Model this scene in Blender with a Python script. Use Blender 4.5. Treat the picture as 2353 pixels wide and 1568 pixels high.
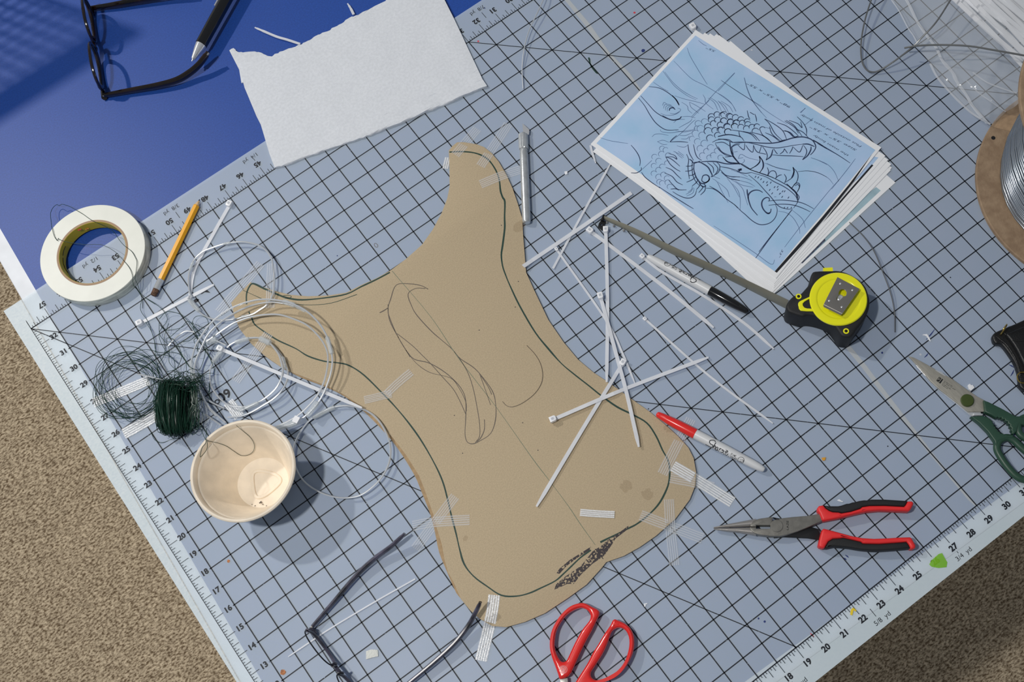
import bpy, bmesh, math, random
from mathutils import Vector, Matrix, noise
from mathutils.geometry import tessellate_polygon
random.seed(7)
for o in list(bpy.data.objects): bpy.data.objects.remove(o)
IN = 0.0254                      # everything below is in inches on the mat; built in metres
SC = bpy.context.scene
COL = SC.collection

# ------------------------------------------------------------------ camera
CR = ((0.7973657, -0.60232991, -0.03750495), (-0.59051915, -0.76589296, -0.25435232), (0.12447923, 0.22495921, -0.96638412))
CC = Vector((13.13251677, 0.05316257, 42.50335027)); CF = 2300.0; CX = 1481.36; CY = 1083.12
cam = bpy.data.cameras.new('camera'); camo = bpy.data.objects.new('camera', cam); COL.objects.link(camo)
cam.sensor_width = 36; cam.lens = CF/2353*36
cam.shift_x = -(CX-1176.5)/2353; cam.shift_y = (CY-784)/2353
cam.clip_start = 0.02; cam.clip_end = 50
camo.matrix_world = Matrix(((CR[0][0], -CR[1][0], -CR[2][0], CC.x*IN), (CR[0][1], -CR[1][1], -CR[2][1], CC.y*IN), (CR[0][2], -CR[1][2], -CR[2][2], CC.z*IN), (0, 0, 0, 1)))
SC.camera = camo

# ------------------------------------------------------------------ light and exposure
w = bpy.data.worlds.new('world'); SC.world = w; w.use_nodes = True
w.node_tree.nodes['Background'].inputs[0].default_value = (0.80, 0.88, 1.0, 1)
w.node_tree.nodes['Background'].inputs[1].default_value = 0.19
def area(name, loc, target, size, power, color):
    l = bpy.data.lights.new(name, 'AREA'); l.shape = 'DISK'; l.size = size; l.energy = power; l.color = color
    o = bpy.data.objects.new(name, l); COL.objects.link(o); o.location = Vector(loc)*IN
    o.rotation_euler = (Vector(target)-Vector(loc)).to_track_quat('-Z', 'Y').to_euler()
area('ceiling_lamp_window_side', (-12, 18, 76), (14, 16, 0), 0.12, 18, (1.0, 0.97, 0.93))
area('ceiling_lamp_far_side', (-18, 95, 78), (14, 22, 0), 0.08, 25, (1.0, 0.97, 0.93))
SC.view_settings.view_transform = 'Standard'; SC.view_settings.look = 'None'
SC.view_settings.gamma = 1; SC.view_settings.exposure = 0.0; SC.view_settings.use_curve_mapping = False

# ------------------------------------------------------------------ helpers
def W(px, py, z=0.0):            # where the ray of a point of the photograph meets the level z
    a = (px-CX)/CF; b = (py-CY)/CF
    d = Vector((CR[0][0]*a+CR[1][0]*b+CR[2][0], CR[0][1]*a+CR[1][1]*b+CR[2][1], CR[0][2]*a+CR[1][2]*b+CR[2][2]))
    return CC + d*((z-CC.z)/d.z)
def zc(ox, oy, s, pts): return [(ox+p[0]/s, oy+p[1]/s) for p in pts]
def WW(pts, z=0.0): return [W(x, y, z) for x, y in pts]
def cr(pts, n=6, closed=False):  # Catmull-Rom through the points
    P = [Vector(p) for p in pts]; N = len(P); out = []
    for i in range(N if closed else N-1):
        p0 = P[i-1] if (closed or i > 0) else P[0]*2-P[1]
        p1 = P[i]; p2 = P[(i+1) % N]
        p3 = P[(i+2) % N] if (closed or i+2 < N) else P[-1]*2-P[-2]
        for k in range(n):
            t = k/n
            out.append(0.5*(2*p1+(p2-p0)*t+(2*p0-5*p1+4*p2-p3)*t*t+(3*p1-p0-3*p2+p3)*t*t*t))
    if not closed: out.append(P[-1])
    return out
def inside(p, poly):
    x, y = p[0], p[1]; r = False; j = len(poly)-1
    for i in range(len(poly)):
        a, b = poly[i], poly[j]
        if (a[1] > y) != (b[1] > y) and x < (b[0]-a[0])*(y-a[1])/(b[1]-a[1])+a[0]: r = not r
        j = i
    return r
def ccw(p): return sum(p[i-1][0]*p[i][1]-p[i][0]*p[i-1][1] for i in range(len(p))) > 0
def inset(loop, d):              # shift a loop to its left by d
    n = len(loop); out = []
    for i in range(n):
        a, b, c = loop[i-1], loop[i], loop[(i+1) % n]
        e1 = Vector((b[0]-a[0], b[1]-a[1])); e2 = Vector((c[0]-b[0], c[1]-b[1]))
        if e1.length < 1e-9: e1 = e2
        if e2.length < 1e-9: e2 = e1
        e1.normalize(); e2.normalize()
        n1 = Vector((-e1.y, e1.x)); n2 = Vector((-e2.y, e2.x)); m = n1+n2
        if m.length < 1e-6: m = n1
        m.normalize(); k = d/max(0.45, m.dot(n1))
        out.append((b[0]+m.x*k, b[1]+m.y*k))
    return out

def lin(c):
    return tuple(((v/255)/12.92 if v/255 <= 0.04045 else ((v/255+0.055)/1.055)**2.4) for v in c[:3])+(1,)
def mat(name, c, rough=0.5, metal=0.0, spec=0.5, var=0.0, vscale=40, bump=0.0, bscale=200, trans=0.0, c2=None, coat=0.0, sss=0.0, stretch=None):
    m = bpy.data.materials.new(name); m.use_nodes = True; nt = m.node_tree; N = nt.nodes; L = nt.links
    b = N['Principled BSDF']; b.inputs['Base Color'].default_value = lin(c); b.inputs['Roughness'].default_value = rough
    b.inputs['Metallic'].default_value = metal; b.inputs['Specular IOR Level'].default_value = spec; b.inputs['Coat Weight'].default_value = coat
    tc = N.new('ShaderNodeTexCoord'); mp = N.new('ShaderNodeMapping'); L.new(tc.outputs['Object'], mp.inputs[0])
    if stretch: mp.inputs['Scale'].default_value = stretch
    if var or c2:
        nz = N.new('ShaderNodeTexNoise'); nz.inputs['Scale'].default_value = vscale; nz.inputs['Detail'].default_value = 5
        L.new(mp.outputs[0], nz.inputs['Vector'])
        mx = N.new('ShaderNodeMix'); mx.data_type = 'RGBA'
        mx.inputs['A'].default_value = lin(c) if c2 else lin([v*(1-var) for v in c]); mx.inputs['B'].default_value = lin(c2) if c2 else lin([min(255, v*(1+var)) for v in c])
        rp = N.new('ShaderNodeMapRange'); rp.inputs[1].default_value = 0.35; rp.inputs[2].default_value = 0.65
        L.new(nz.outputs[0], rp.inputs[0]); L.new(rp.outputs[0], mx.inputs['Factor']); L.new(mx.outputs['Result'], b.inputs['Base Color'])
    if bump:
        n2 = N.new('ShaderNodeTexNoise'); n2.inputs['Scale'].default_value = bscale; n2.inputs['Detail'].default_value = 4
        L.new(mp.outputs[0], n2.inputs['Vector'])
        bp = N.new('ShaderNodeBump'); bp.inputs['Strength'].default_value = bump; bp.inputs['Distance'].default_value = 0.001
        L.new(n2.outputs[0], bp.inputs['Height']); L.new(bp.outputs[0], b.inputs['Normal'])
    if trans:
        tr = N.new('ShaderNodeBsdfTransparent'); ms = N.new('ShaderNodeMixShader'); ms.inputs[0].default_value = trans
        L.new(b.outputs[0], ms.inputs[1]); L.new(tr.outputs[0], ms.inputs[2]); L.new(ms.outputs[0], N['Material Output'].inputs[0])
    return m

ORG = {}
class MB:
    def __init__(s): s.v = []; s.f = []
    def add(s, v, f):
        k = len(s.v); s.v += [Vector(p) for p in v]; s.f += [tuple(i+k for i in q) for q in f]; return s
    def prism(s, outline, z0, z1, bev=0.0, holes=(), steps=3, bot=0.0):
        lo = [(p[0], p[1]) for p in outline]
        if not ccw(lo): lo = lo[::-1]
        loops = [lo]
        for h in holes:
            hh = [(p[0], p[1]) for p in h]
            if ccw(hh): hh = hh[::-1]
            loops.append(hh)
        prof = []
        if bot:
            for k in range(steps+1):
                a = math.pi/2*k/steps; prof.append((bot*(1-math.sin(a)), z0+bot*(1-math.cos(a))))
        else: prof.append((0, z0))
        if bev:
            for k in range(steps+1):
                a = math.pi/2*k/steps; prof.append((bev*(1-math.cos(a)), z1-bev+bev*math.sin(a)))
        else: prof.append((0, z1))
        tops = []; bots = []
        for lp in loops:
            n = len(lp); rings = []
            for d, z in prof:
                q = inset(lp, d) if d > 1e-9 else lp
                k = len(s.v); s.v += [Vector((p[0], p[1], z)) for p in q]; rings.append(k)
            for a, b in zip(rings, rings[1:]):
                for i in range(n): s.f.append((a+i, a+(i+1) % n, b+(i+1) % n, b+i))
            tops.append((rings[-1], n)); bots.append((rings[0], n))
        for rr, flip in ((tops, False), (bots, True)):
            idx = [r+i for r, n in rr for i in range(n)]
            for t in tessellate_polygon([[s.v[r+i].copy() for i in range(n)] for r, n in rr]):
                a, b, c = (idx[i] for i in t)
                up = (s.v[b]-s.v[a]).cross(s.v[c]-s.v[a]).z > 0
                s.f.append((a, b, c) if up != flip else (a, c, b))
        return s
    def poly(s, outline, z):     # flat single-sided patch, for print and stains
        lo = [Vector((p[0], p[1], z)) for p in outline]; k = len(s.v); s.v += lo
        for a, b, c in tessellate_polygon([lo]):
            up = (lo[b]-lo[a]).cross(lo[c]-lo[a]).z > 0
            s.f.append((k+a, k+b, k+c) if up else (k+a, k+c, k+b))
        return s
    def ribbon(s, path, wd, th=0.0):
        P = [Vector(p) for p in path]; n = len(P); k = len(s.v)
        for i in range(n):
            t = P[min(i+1, n-1)]-P[max(i-1, 0)]; t.z = 0
            if t.length < 1e-9: t = Vector((1, 0, 0))
            t.normalize(); nn = Vector((-t.y, t.x, 0)); h = (wd[i] if isinstance(wd, (list, tuple)) else wd)/2
            if th: s.v += [P[i]+nn*h, P[i]-nn*h, P[i]-nn*h+Vector((0, 0, th)), P[i]+nn*h+Vector((0, 0, th))]
            else: s.v += [P[i]+nn*h, P[i]-nn*h]
        for i in range(n-1):
            if th:
                a = k+4*i; b = a+4
                for j in range(4): s.f.append((a+j, a+(j+1) % 4, b+(j+1) % 4, b+j)[::-1])
            else: s.f.append((k+2*i, k+2*i+1, k+2*i+3, k+2*i+2))
        if th: s.f += [(k, k+1, k+2, k+3), (k+4*n-1, k+4*n-2, k+4*n-3, k+4*n-4)]
        return s
    def tube(s, path, r, n=8, closed=False, flat=1.0):
        P = [Vector(p) for p in path]; m = len(P); k = len(s.v); up = None
        for i in range(m):
            t = (P[(i+1) % m]-P[i-1]) if closed else (P[min(i+1, m-1)]-P[max(i-1, 0)])
            if t.length < 1e-9: t = Vector((1, 0, 0))
            t.normalize()
            if up is None: up = Vector((0, 0, 1)) if abs(t.z) < 0.9 else Vector((1, 0, 0))
            b = t.cross(up)
            if b.length < 1e-6: b = t.orthogonal()
            b.normalize(); up = b.cross(t).normalized(); rr = r[i] if isinstance(r, (list, tuple)) else r
            for j in range(n):
                a = 2*math.pi*j/n; s.v.append(P[i]+b*(rr*math.cos(a))+up*(rr*flat*math.sin(a)))
        for i in range(m if closed else m-1):
            a = k+i*n; b2 = k+((i+1) % m)*n
            for j in range(n): s.f.append((a+j, a+(j+1) % n, b2+(j+1) % n, b2+j))
        if not closed: s.f += [tuple(k+j for j in range(n))[::-1], tuple(k+(m-1)*n+j for j in range(n))]
        return s
    def lathe(s, c, prof, n=48, closed=False):      # profile of (r, z) about a vertical axis
        k = len(s.v); m = len(prof)
        for r, z in prof:
            for j in range(n):
                a = 2*math.pi*j/n; s.v.append(Vector((c[0]+r*math.cos(a), c[1]+r*math.sin(a), z)))
        for i in range(m if closed else m-1):
            a = k+i*n; b = k+((i+1) % m)*n
            for j in range(n): s.f.append((a+j, a+(j+1) % n, b+(j+1) % n, b+j))
        if not closed: s.f += [tuple(k+j for j in range(n))[::-1], tuple(k+(m-1)*n+j for j in range(n))]
        return s
    def rod(s, p0, p1, prof, n=20, flat=1.0, ph=0.0):   # profile of (t, r) from p0 to p1
        p0 = Vector(p0); p1 = Vector(p1); d = (p1-p0).normalized(); b = d.cross(Vector((0, 0, 1))).normalized(); u = b.cross(d).normalized(); k = len(s.v)
        for t, r in prof:
            for j in range(n):
                a = 2*math.pi*j/n+ph; s.v.append(p0+d*t+b*(r*math.cos(a))+u*(r*flat*math.sin(a)))
        for i in range(len(prof)-1):
            a = k+i*n
            for j in range(n): s.f.append((a+j, a+(j+1) % n, a+n+(j+1) % n, a+n+j))
        s.f += [tuple(k+j for j in range(n))[::-1], tuple(k+(len(prof)-1)*n+j for j in range(n))]
        return s
    def box(s, c, sz, rot=0.0):
        ca, sa = math.cos(rot), math.sin(rot); v = []
        for dz in (-1, 1):
            for dx, dy in ((-1, -1), (1, -1), (1, 1), (-1, 1)):
                x, y = dx*sz[0]/2, dy*sz[1]/2; v.append((c[0]+x*ca-y*sa, c[1]+x*sa+y*ca, c[2]+dz*sz[2]/2))
        return s.add(v, [(3, 2, 1, 0), (4, 5, 6, 7), (0, 1, 5, 4), (1, 2, 6, 5), (2, 3, 7, 6), (3, 0, 4, 7)])
    def grid(s, rows):
        k = len(s.v); n = len(rows[0])
        for r in rows: s.v += [Vector(p) for p in r]
        for i in range(len(rows)-1):
            for j in range(n-1): a = k+i*n+j; s.f.append((a, a+1, a+n+1, a+n))
        return s
    def build(s, name, m, parent=None, smooth=35, org=None):
        if parent is not None: o0 = ORG[parent.name]
        elif org is not None: o0 = Vector(org)
        else:
            xs = [p.x for p in s.v]; ys = [p.y for p in s.v]; o0 = Vector(((min(xs)+max(xs))/2, (min(ys)+max(ys))/2, min(p.z for p in s.v)))
        me = bpy.data.meshes.new(name); me.from_pydata([(p-o0)*IN for p in s.v], [], s.f); me.update()
        if smooth: me.shade_smooth(); me.set_sharp_from_angle(angle=math.radians(smooth))
        me.materials.append(m); o = bpy.data.objects.new(name, me); COL.objects.link(o); ORG[o.name] = o0
        if parent is not None: o.parent = parent
        else: o.location = o0*IN
        return o
def tag(o, label, cat, group=None):
    o['label'] = label; o['category'] = cat
    if group: o['group'] = group
    return o
def thing(name, loc, label, cat, group=None):
    o = bpy.data.objects.new(name, None); COL.objects.link(o); o.empty_display_size = 0.01
    ORG[o.name] = Vector(loc); o.location = Vector(loc)*IN; return tag(o, label, cat, group)

# ------------------------------------------------------------------ materials
M = {}
M['black_print'] = mat('black_print', (20, 26, 36), 0.6)
M['table_white'] = mat('table_white', (236, 240, 246), 0.35, var=0.02)
M['steel'] = mat('steel', (178, 176, 172), 0.34, 0.6, var=0.08, vscale=300)
M['dark_steel'] = mat('dark_steel', (45, 46, 48), 0.4, 0.6)
M['chrome'] = mat('chrome', (232, 234, 236), 0.2, 0.6)
M['wire'] = mat('wire', (232, 236, 240), 0.28, 0.55)
M['grey_wire'] = mat('grey_wire', (128, 130, 130), 0.3, 0.5)
M['nylon'] = mat('nylon', (242, 245, 251), 0.35, var=0.02, trans=0.3)
M['nylon_solid'] = mat('nylon_solid', (246, 248, 252), 0.35)
M['red'] = mat('red', (236, 44, 40), 0.25, coat=0.4)
M['red_soft'] = mat('red_soft', (238, 48, 50), 0.45)
M['black_rubber'] = mat('black_rubber', (26, 27, 29), 0.6, bump=0.15, bscale=900)
M['black_gloss'] = mat('black_gloss', (14, 14, 15), 0.12, coat=0.6)
M['grey_plastic'] = mat('grey_plastic', (218, 220, 222), 0.35)
M['yellow'] = mat('yellow', (250, 248, 30), 0.25, coat=0.4)
M['green_line'] = mat('green_line', (28, 62, 52), 0.6)
M['graphite'] = mat('graphite', (98, 88, 78), 0.5)
M['ink'] = mat('ink', (44, 62, 98), 0.7)
M['ink_light'] = mat('ink_light', (92, 118, 158), 0.7)
M['paper'] = mat('paper', (246, 248, 251), 0.7)
M['green_handle'] = mat('green_handle', (46, 78, 62), 0.4)
M['green_wire'] = mat('green_wire', (22, 58, 44), 0.35)
M['clear_wrap'] = mat('clear_wrap', (225, 232, 235), 0.15, trans=0.55, bump=0.4, bscale=500)
M['brass'] = mat('brass', (205, 175, 95), 0.2, 1.0)

def mat_plastic(name='frosted_mat', clear=0.49):               # frosted see-through sheet
    m = bpy.data.materials.new(name); m.use_nodes = True; nt = m.node_tree; N = nt.nodes; L = nt.links
    b = N['Principled BSDF']; b.inputs['Roughness'].default_value = 0.42; b.inputs['Specular IOR Level'].default_value = 0.35
    tc = N.new('ShaderNodeTexCoord'); n1 = N.new('ShaderNodeTexNoise'); n1.inputs['Scale'].default_value = 26; n1.inputs['Detail'].default_value = 7
    L.new(tc.outputs['Object'], n1.inputs[0]); mx = N.new('ShaderNodeMix'); mx.data_type = 'RGBA'
    mx.inputs['A'].default_value = lin((222, 239, 246)); mx.inputs['B'].default_value = lin((230, 243, 253)); L.new(n1.outputs[0], mx.inputs['Factor'])
    L.new(mx.outputs['Result'], b.inputs['Base Color'])
    tl = N.new('ShaderNodeBsdfTranslucent'); L.new(mx.outputs['Result'], tl.inputs[0]); m2 = N.new('ShaderNodeMixShader'); m2.inputs[0].default_value = 0.05; L.new(b.outputs[0], m2.inputs[1]); L.new(tl.outputs[0], m2.inputs[2])
    tr = N.new('ShaderNodeBsdfTransparent'); ms = N.new('ShaderNodeMixShader'); ms.inputs[0].default_value = clear
    L.new(m2.outputs[0], ms.inputs[1]); L.new(tr.outputs[0], ms.inputs[2]); L.new(ms.outputs[0], N['Material Output'].inputs[0])
    return m
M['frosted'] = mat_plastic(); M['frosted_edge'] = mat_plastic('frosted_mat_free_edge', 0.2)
M['clear'] = mat('clear', (255, 255, 255), trans=0.999)

def mat_print(name, c, keep):    # print with the worn spots left out
    m = mat(name, c, 0.6); nt = m.node_tree; N = nt.nodes; L = nt.links
    tc = N.new('ShaderNodeTexCoord'); n1 = N.new('ShaderNodeTexNoise'); n1.inputs['Scale'].default_value = 420; n1.inputs['Detail'].default_value = 3
    L.new(tc.outputs['Object'], n1.inputs[0]); g = N.new('ShaderNodeMath'); g.operation = 'GREATER_THAN'; g.inputs[1].default_value = keep
    L.new(n1.outputs[0], g.inputs[0]); tr = N.new('ShaderNodeBsdfTransparent'); ms = N.new('ShaderNodeMixShader')
    L.new(g.outputs[0], ms.inputs[0]); L.new(N['Principled BSDF'].outputs[0], ms.inputs[1]); L.new(tr.outputs[0], ms.inputs[2]); L.new(ms.outputs[0], N['Material Output'].inputs[0])
    return m
M['charcoal'] = mat_print('charcoal', (52, 44, 48), 0.565)

def mat_carpet():
    m = bpy.data.materials.new('woven_carpet'); m.use_nodes = True; nt = m.node_tree; N = nt.nodes; L = nt.links
    b = N['Principled BSDF']; b.inputs['Roughness'].default_value = 0.95; b.inputs['Specular IOR Level'].default_value = 0.1
    tc = N.new('ShaderNodeTexCoord'); mp = N.new('ShaderNodeMapping'); mp.inputs['Rotation'].default_value = (0, 0, -0.1); mp.inputs['Scale'].default_value = (0.6, 1, 1); L.new(tc.outputs['Object'], mp.inputs[0])
    v = N.new('ShaderNodeTexNoise'); v.inputs['Scale'].default_value = 270; v.inputs['Detail'].default_value = 3; v.inputs['Roughness'].default_value = .6; L.new(mp.outputs[0], v.inputs['Vector'])
    n1 = N.new('ShaderNodeTexNoise'); n1.inputs['Scale'].default_value = 60; n1.inputs['Detail'].default_value = 6; L.new(tc.outputs['Object'], n1.inputs[0])
    cr_ = N.new('ShaderNodeValToRGB'); e = cr_.color_ramp.elements
    e[0].position = 0.36; e[0].color = lin((124, 104, 80)); e[1].position = 0.62; e[1].color = lin((240, 220, 188))
    L.new(v.outputs[0], cr_.inputs[0])
    hs = N.new('ShaderNodeMix'); hs.data_type = 'RGBA'; hs.blend_type = 'MULTIPLY'; hs.inputs['Factor'].default_value = 0.45
    c3 = N.new('ShaderNodeValToRGB'); c3.color_ramp.elements[0].position = 0.3; c3.color_ramp.elements[0].color = (0.45, 0.42, 0.4, 1); c3.color_ramp.elements[1].position = 0.7; c3.color_ramp.elements[1].color = (1, 1, 1, 1)
    L.new(n1.outputs[0], c3.inputs[0]); L.new(cr_.outputs[0], hs.inputs['A']); L.new(c3.outputs[0], hs.inputs['B']); L.new(hs.outputs['Result'], b.inputs['Base Color'])
    bp = N.new('ShaderNodeBump'); bp.inputs['Strength'].default_value = 0.6; bp.inputs['Distance'].default_value = 0.003; L.new(v.outputs[0], bp.inputs['Height']); L.new(bp.outputs[0], b.inputs['Normal'])
    return m
M['carpet'] = mat_carpet()
M['blue'] = mat('blue', (28, 74, 160), 0.46, var=0.05, vscale=500, bump=0.08, bscale=2500)
M['cardboard'] = mat('cardboard', (189, 171, 141), 0.85, var=0.035, vscale=700, bump=0.1, bscale=900)

# ------------------------------------------------------------------ floor and table
MB().box((20, 126, 32), (190, 2, 124)).build('wall_far', mat('wall_paint', (222, 222, 218), .9), smooth=0)['kind'] = 'structure'
f = MB().box((20, 26, -30.5), (190, 200, 1)).build('floor', M['carpet'], smooth=0); f['kind'] = 'structure'
E1 = Vector((1, -0.0385, 0)).normalized(); E2 = Vector((0.0385, 1, 0)).normalized(); T0 = Vector((-1.02, 0.09, 0))
def tb(a, b): return T0+E1*a+E2*b
tbl = thing('work_table', (30, 30, -30), 'large work table with a blue top and white rim under the grid mat', 'table')
MB().prism([tb(0, 0), tb(76, 0), tb(76, 62), tb(0, 62)], -1.4, -0.09, 0.06).build('table_slab', M['table_white'], tbl)
MB().prism([tb(0.78, 0.78), tb(75.2, 0.78), tb(75.2, 61.2), tb(0.78, 61.2)], -0.1, -0.08).build('blue_surface', M['blue'], tbl)
for a, b in ((12, 10), (64, 10), (64, 52), (12, 52)):
    c = tb(a, b); MB().box((c.x, c.y, -15.7), (2, 2, 28.6)).build('leg', M['dark_steel'], tbl)

# ------------------------------------------------------------------ cutting mat
cm = thing('cutting_mat', (28, 16.5, -0.08), 'translucent frosted cutting mat printed with a black one inch grid', 'mat')
ML = [(-0.62, -1.56), (59.3, -1.56), (59.3, 34.62), (-0.62, 34.62)]
def tbx(v): return T0.x+(v-T0.y)*E2.x/E2.y      # the table's left edge at v
def tby(u): return T0.y+(u-T0.x)*E1.y/E1.x      # its near edge at u
vL = T0.y+(-0.62-T0.x)*E2.y/E2.x; uB = T0.x+(-1.56-T0.y)*E1.x/E1.y
MB().poly([(-0.62, tby(-0.62)), (uB, -1.56), (59.3, -1.56), (59.3, 34.62), (tbx(34.62), 34.62), (-0.62, vL)], 0).build('sheet_face', M['frosted'], cm, smooth=0)
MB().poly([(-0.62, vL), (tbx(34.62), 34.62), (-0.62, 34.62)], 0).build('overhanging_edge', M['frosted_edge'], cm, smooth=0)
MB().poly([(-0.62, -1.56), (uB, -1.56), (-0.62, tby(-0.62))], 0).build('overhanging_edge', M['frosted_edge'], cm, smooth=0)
b = MB().add([(x, y, -0.079) for x, y in ML]+[(x, y, -0.0005) for x, y in ML], [(3, 2, 1, 0), (0, 1, 5, 4), (1, 2, 6, 5), (2, 3, 7, 6), (3, 0, 4, 7)]); b.build('sheet_underside', M['clear'], cm, smooth=0)
PZ = 0.003
g = MB()
def seg(b, p, q, wd=0.052, z=PZ): b.ribbon([(p[0], p[1], z), (q[0], q[1], z)], wd)
for u in range(1, 58): seg(g, (u, 0), (u, 33))
for v in range(0, 34): seg(g, (0.93 if 0 < v < 33 else 0, v), (58, v))
seg(g, (0, 0), (0, 33.45), 0.03); seg(g, (58, 0), (58, 33))
for a, q in (((0, 33), (33, 0)), ((0, 33), (19.05, 0)), ((25, 33), (58, 0)), ((5.6, 0), (38.6, 33))):
    if a != (5.6, 0): seg(g, a, q, 0.04)
g.build('printed_grid', mat_print('worn_print', (20, 28, 40), 0.70), cm, smooth=0)
t = MB()
def tick(k, n): return (0.12, 0.23, 0.38, 0.52)[0 if k % 2 else (1 if k % 4 else (2 if k % 8 else 3))]
for k in range(0, 58*8+1):
    u = k/8; l = tick(k, 8)
    seg(t, (u, 0), (u, -l), 0.026); seg(t, (u, 33), (u, 33+l), 0.026)
for k in range(1, 33*8+1):
    v = k/8; l = tick(k, 8)*0.84
    seg(t, (0, v), (l, v), 0.026)
for u in (4.5, 9, 13.5, 18, 22.5, 27, 31.5):
    if u == int(u): seg(t, (u, -0.98), (u, -1.08), 0.026); seg(t, (58-u, 33.98), (58-u, 34.08), 0.026)
    else: seg(t, (u, -0.62), (u, -1.02), 0.026)
for lab in (31.5, 49.5): seg(t, (58-lab, 33.62), (58-lab, 34.02), 0.026)
for lab in (45,): seg(t, (58-lab, 34.0), (58-lab, 34.15), 0.026)
o = t.build('ruler_ticks', M['black_print'], cm, smooth=0); o['kind'] = 'stuff'
TXT = {}
def text_mesh(s, size=1.0, bold=0.0, shear=0.0):
    key = (s, bold, shear)
    if key not in TXT:
        cu = bpy.data.curves.new('t', 'FONT'); cu.body = s; cu.align_x = 'CENTER'; cu.align_y = 'CENTER'; cu.offset = bold; cu.shear = shear; cu.resolution_u = 3
        ob = bpy.data.objects.new('t', cu); COL.objects.link(ob); dg = bpy.context.evaluated_depsgraph_get(); dg.update()
        me = bpy.data.meshes.new_from_object(ob.evaluated_get(dg)); TXT[key] = ([v.co.copy() for v in me.vertices], [tuple(p.vertices) for p in me.polygons])
        bpy.data.objects.remove(ob); bpy.data.meshes.remove(me); bpy.data.curves.remove(cu)
    return TXT[key]
def put_text(b, s, c, size, ang, z, bold=0.042, shear=0.0, sx=1.0):
    v, fc = text_mesh(s, 1, bold, shear); ca, sa = math.cos(ang), math.sin(ang)
    b.add([(c[0]+(p.x*sx*ca-p.y*sa)*size, c[1]+(p.x*sx*sa+p.y*ca)*size, z) for p in v], fc)
def fit_text(b, s, p, q, h, z, bold=0.0, shear=0.0):      # from p to q, as long as that
    v, fc = text_mesh(s, 1, bold, shear); x0 = min(a.x for a in v); x1 = max(a.x for a in v); d = Vector((q[0]-p[0], q[1]-p[1])); L = d.length; d /= L; n = Vector((-d.y, d.x))
    y0 = min(a.y for a in v)
    b.add([(p[0]+d.x*(a.x-x0)/(x1-x0)*L+n.x*(a.y-y0)*h, p[1]+d.y*(a.x-x0)/(x1-x0)*L+n.y*(a.y-y0)*h, z) for a in v], fc)
for n in range(11, 33):
    b = MB(); put_text(b, str(n), (0.675, n), 0.345, 0, PZ); b.build('printed_number', M['black_print'], cm, smooth=0)
for n in range(16, 33):
    b = MB(); put_text(b, str(n), (n, -0.77), 0.36, 0, PZ); b.build('printed_number', M['black_print'], cm, smooth=0)
for n in list(range(28, 34))+list(range(43, 58)):
    b = MB(); put_text(b, str(n), (58-n, 33.77), 0.36, math.pi, PZ); b.build('printed_number', M['black_print'], cm, smooth=0)
for s, u in (('1/2  yd', 18), ('5/8  yd', 22.5), ('3/4  yd', 27), ('7/8  yd', 31.5)):
    b = MB(); put_text(b, s, (u+0.15, -1.25), 0.3, 0, PZ, 0.0); b.build('printed_fraction', M['black_print'], cm, smooth=0)
for s, lab in (('7/8  yd', 31.5), ('1/4  yd', 45), ('3/8  yd', 49.5), ('1/2  yd', 54)):
    b = MB(); put_text(b, s, (58-lab-0.1, 34.27), 0.3, math.pi, PZ, 0.0); b.build('printed_fraction', M['black_print'], cm, smooth=0)
p = W(515, 908); b = MB(); put_text(b, '60', p, 0.62, math.pi, PZ, 0.03); q = W(499, 924); b.tube([(q.x+0.1*math.cos(a), q.y+0.1*math.sin(a), PZ) for a in [k*math.pi/6 for k in range(12)]], 0.028, 4, True, 0.05)
b.build('printed_angle', M['black_print'], cm, smooth=0)
# marks of use on the mat
M['pale_scratch'] = mat('pale_scratch', (216, 220, 220), 0.6, trans=0.35)
for pts, wd in (([(1290, -16), (1303, 0), (1351.5, 58.7), (1395, 122), (1443, 171), (1471, 209), (1500, 240)], [.2, .2, .24, .22, .2, .14, .1]),
                ([(1860, 690), (1895, 725), (1949, 798), (1985, 842), (2038.7, 913), (2102.5, 995), (2135.7, 1038), (2227, 1148), (2243, 1163)], [.18, .2, .22, .22, .2, .18, .14, .1, .08])):
    MB().ribbon(WW(pts, 0.0015), wd).build('pale_crease', M['pale_scratch'], cm, smooth=0)
M['spot_blue'] = mat('spot_blue', (40, 58, 120), 0.6); M['spot_red'] = mat('spot_red', (214, 70, 84), 0.6); M['spot_brown'] = mat('spot_brown', (176, 110, 62), 0.6, var=0.3, vscale=600)
M['spot_pale'] = mat('spot_pale', (226, 230, 234), 0.6, trans=0.3)
def disc(px, py, r, z, n=14, jit=0.15):
    c = W(px, py, z); return [(c.x+r*(1+random.uniform(-jit, jit))*math.cos(2*math.pi*k/n), c.y+r*(1+random.uniform(-jit, jit))*math.sin(2*math.pi*k/n)) for k in range(n)]
for px, py, r, k in ((1478, 116.5, .1, 'spot_blue'), (1458, 29, .06, 'spot_red'), (1099, 95, .05, 'spot_red'), (650.4, 1545.8, .12, 'spot_brown'), (1114, 19, .03, 'spot_blue'), (1757, 1429, .05, 'spot_blue'), (1743, 1422, .04, 'spot_blue'),
                     (2122, 770, .04, 'spot_pale'), (1727, 115, .05, 'spot_pale'), (2115, 815, .05, 'spot_pale'), (775, 588, .03, 'spot_blue'), (2027, 811, .05, 'spot_blue'), (2040, 1026, .03, 'black_print'), (1854, 103, .04, 'black_print'), (799, 1421, .04, 'black_print'), (525, 1290, .07, 'spot_brown'), (2184, 638, .03, 'black_print'), (1963, 208, .05, 'spot_pale'), (1490, 940, .03, 'black_print')):
    MB().poly(disc(px, py, r, 0.001), PZ).build('ink_spot' if k != 'spot_pale' else 'pale_speck', M[k], cm, smooth=0)
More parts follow.
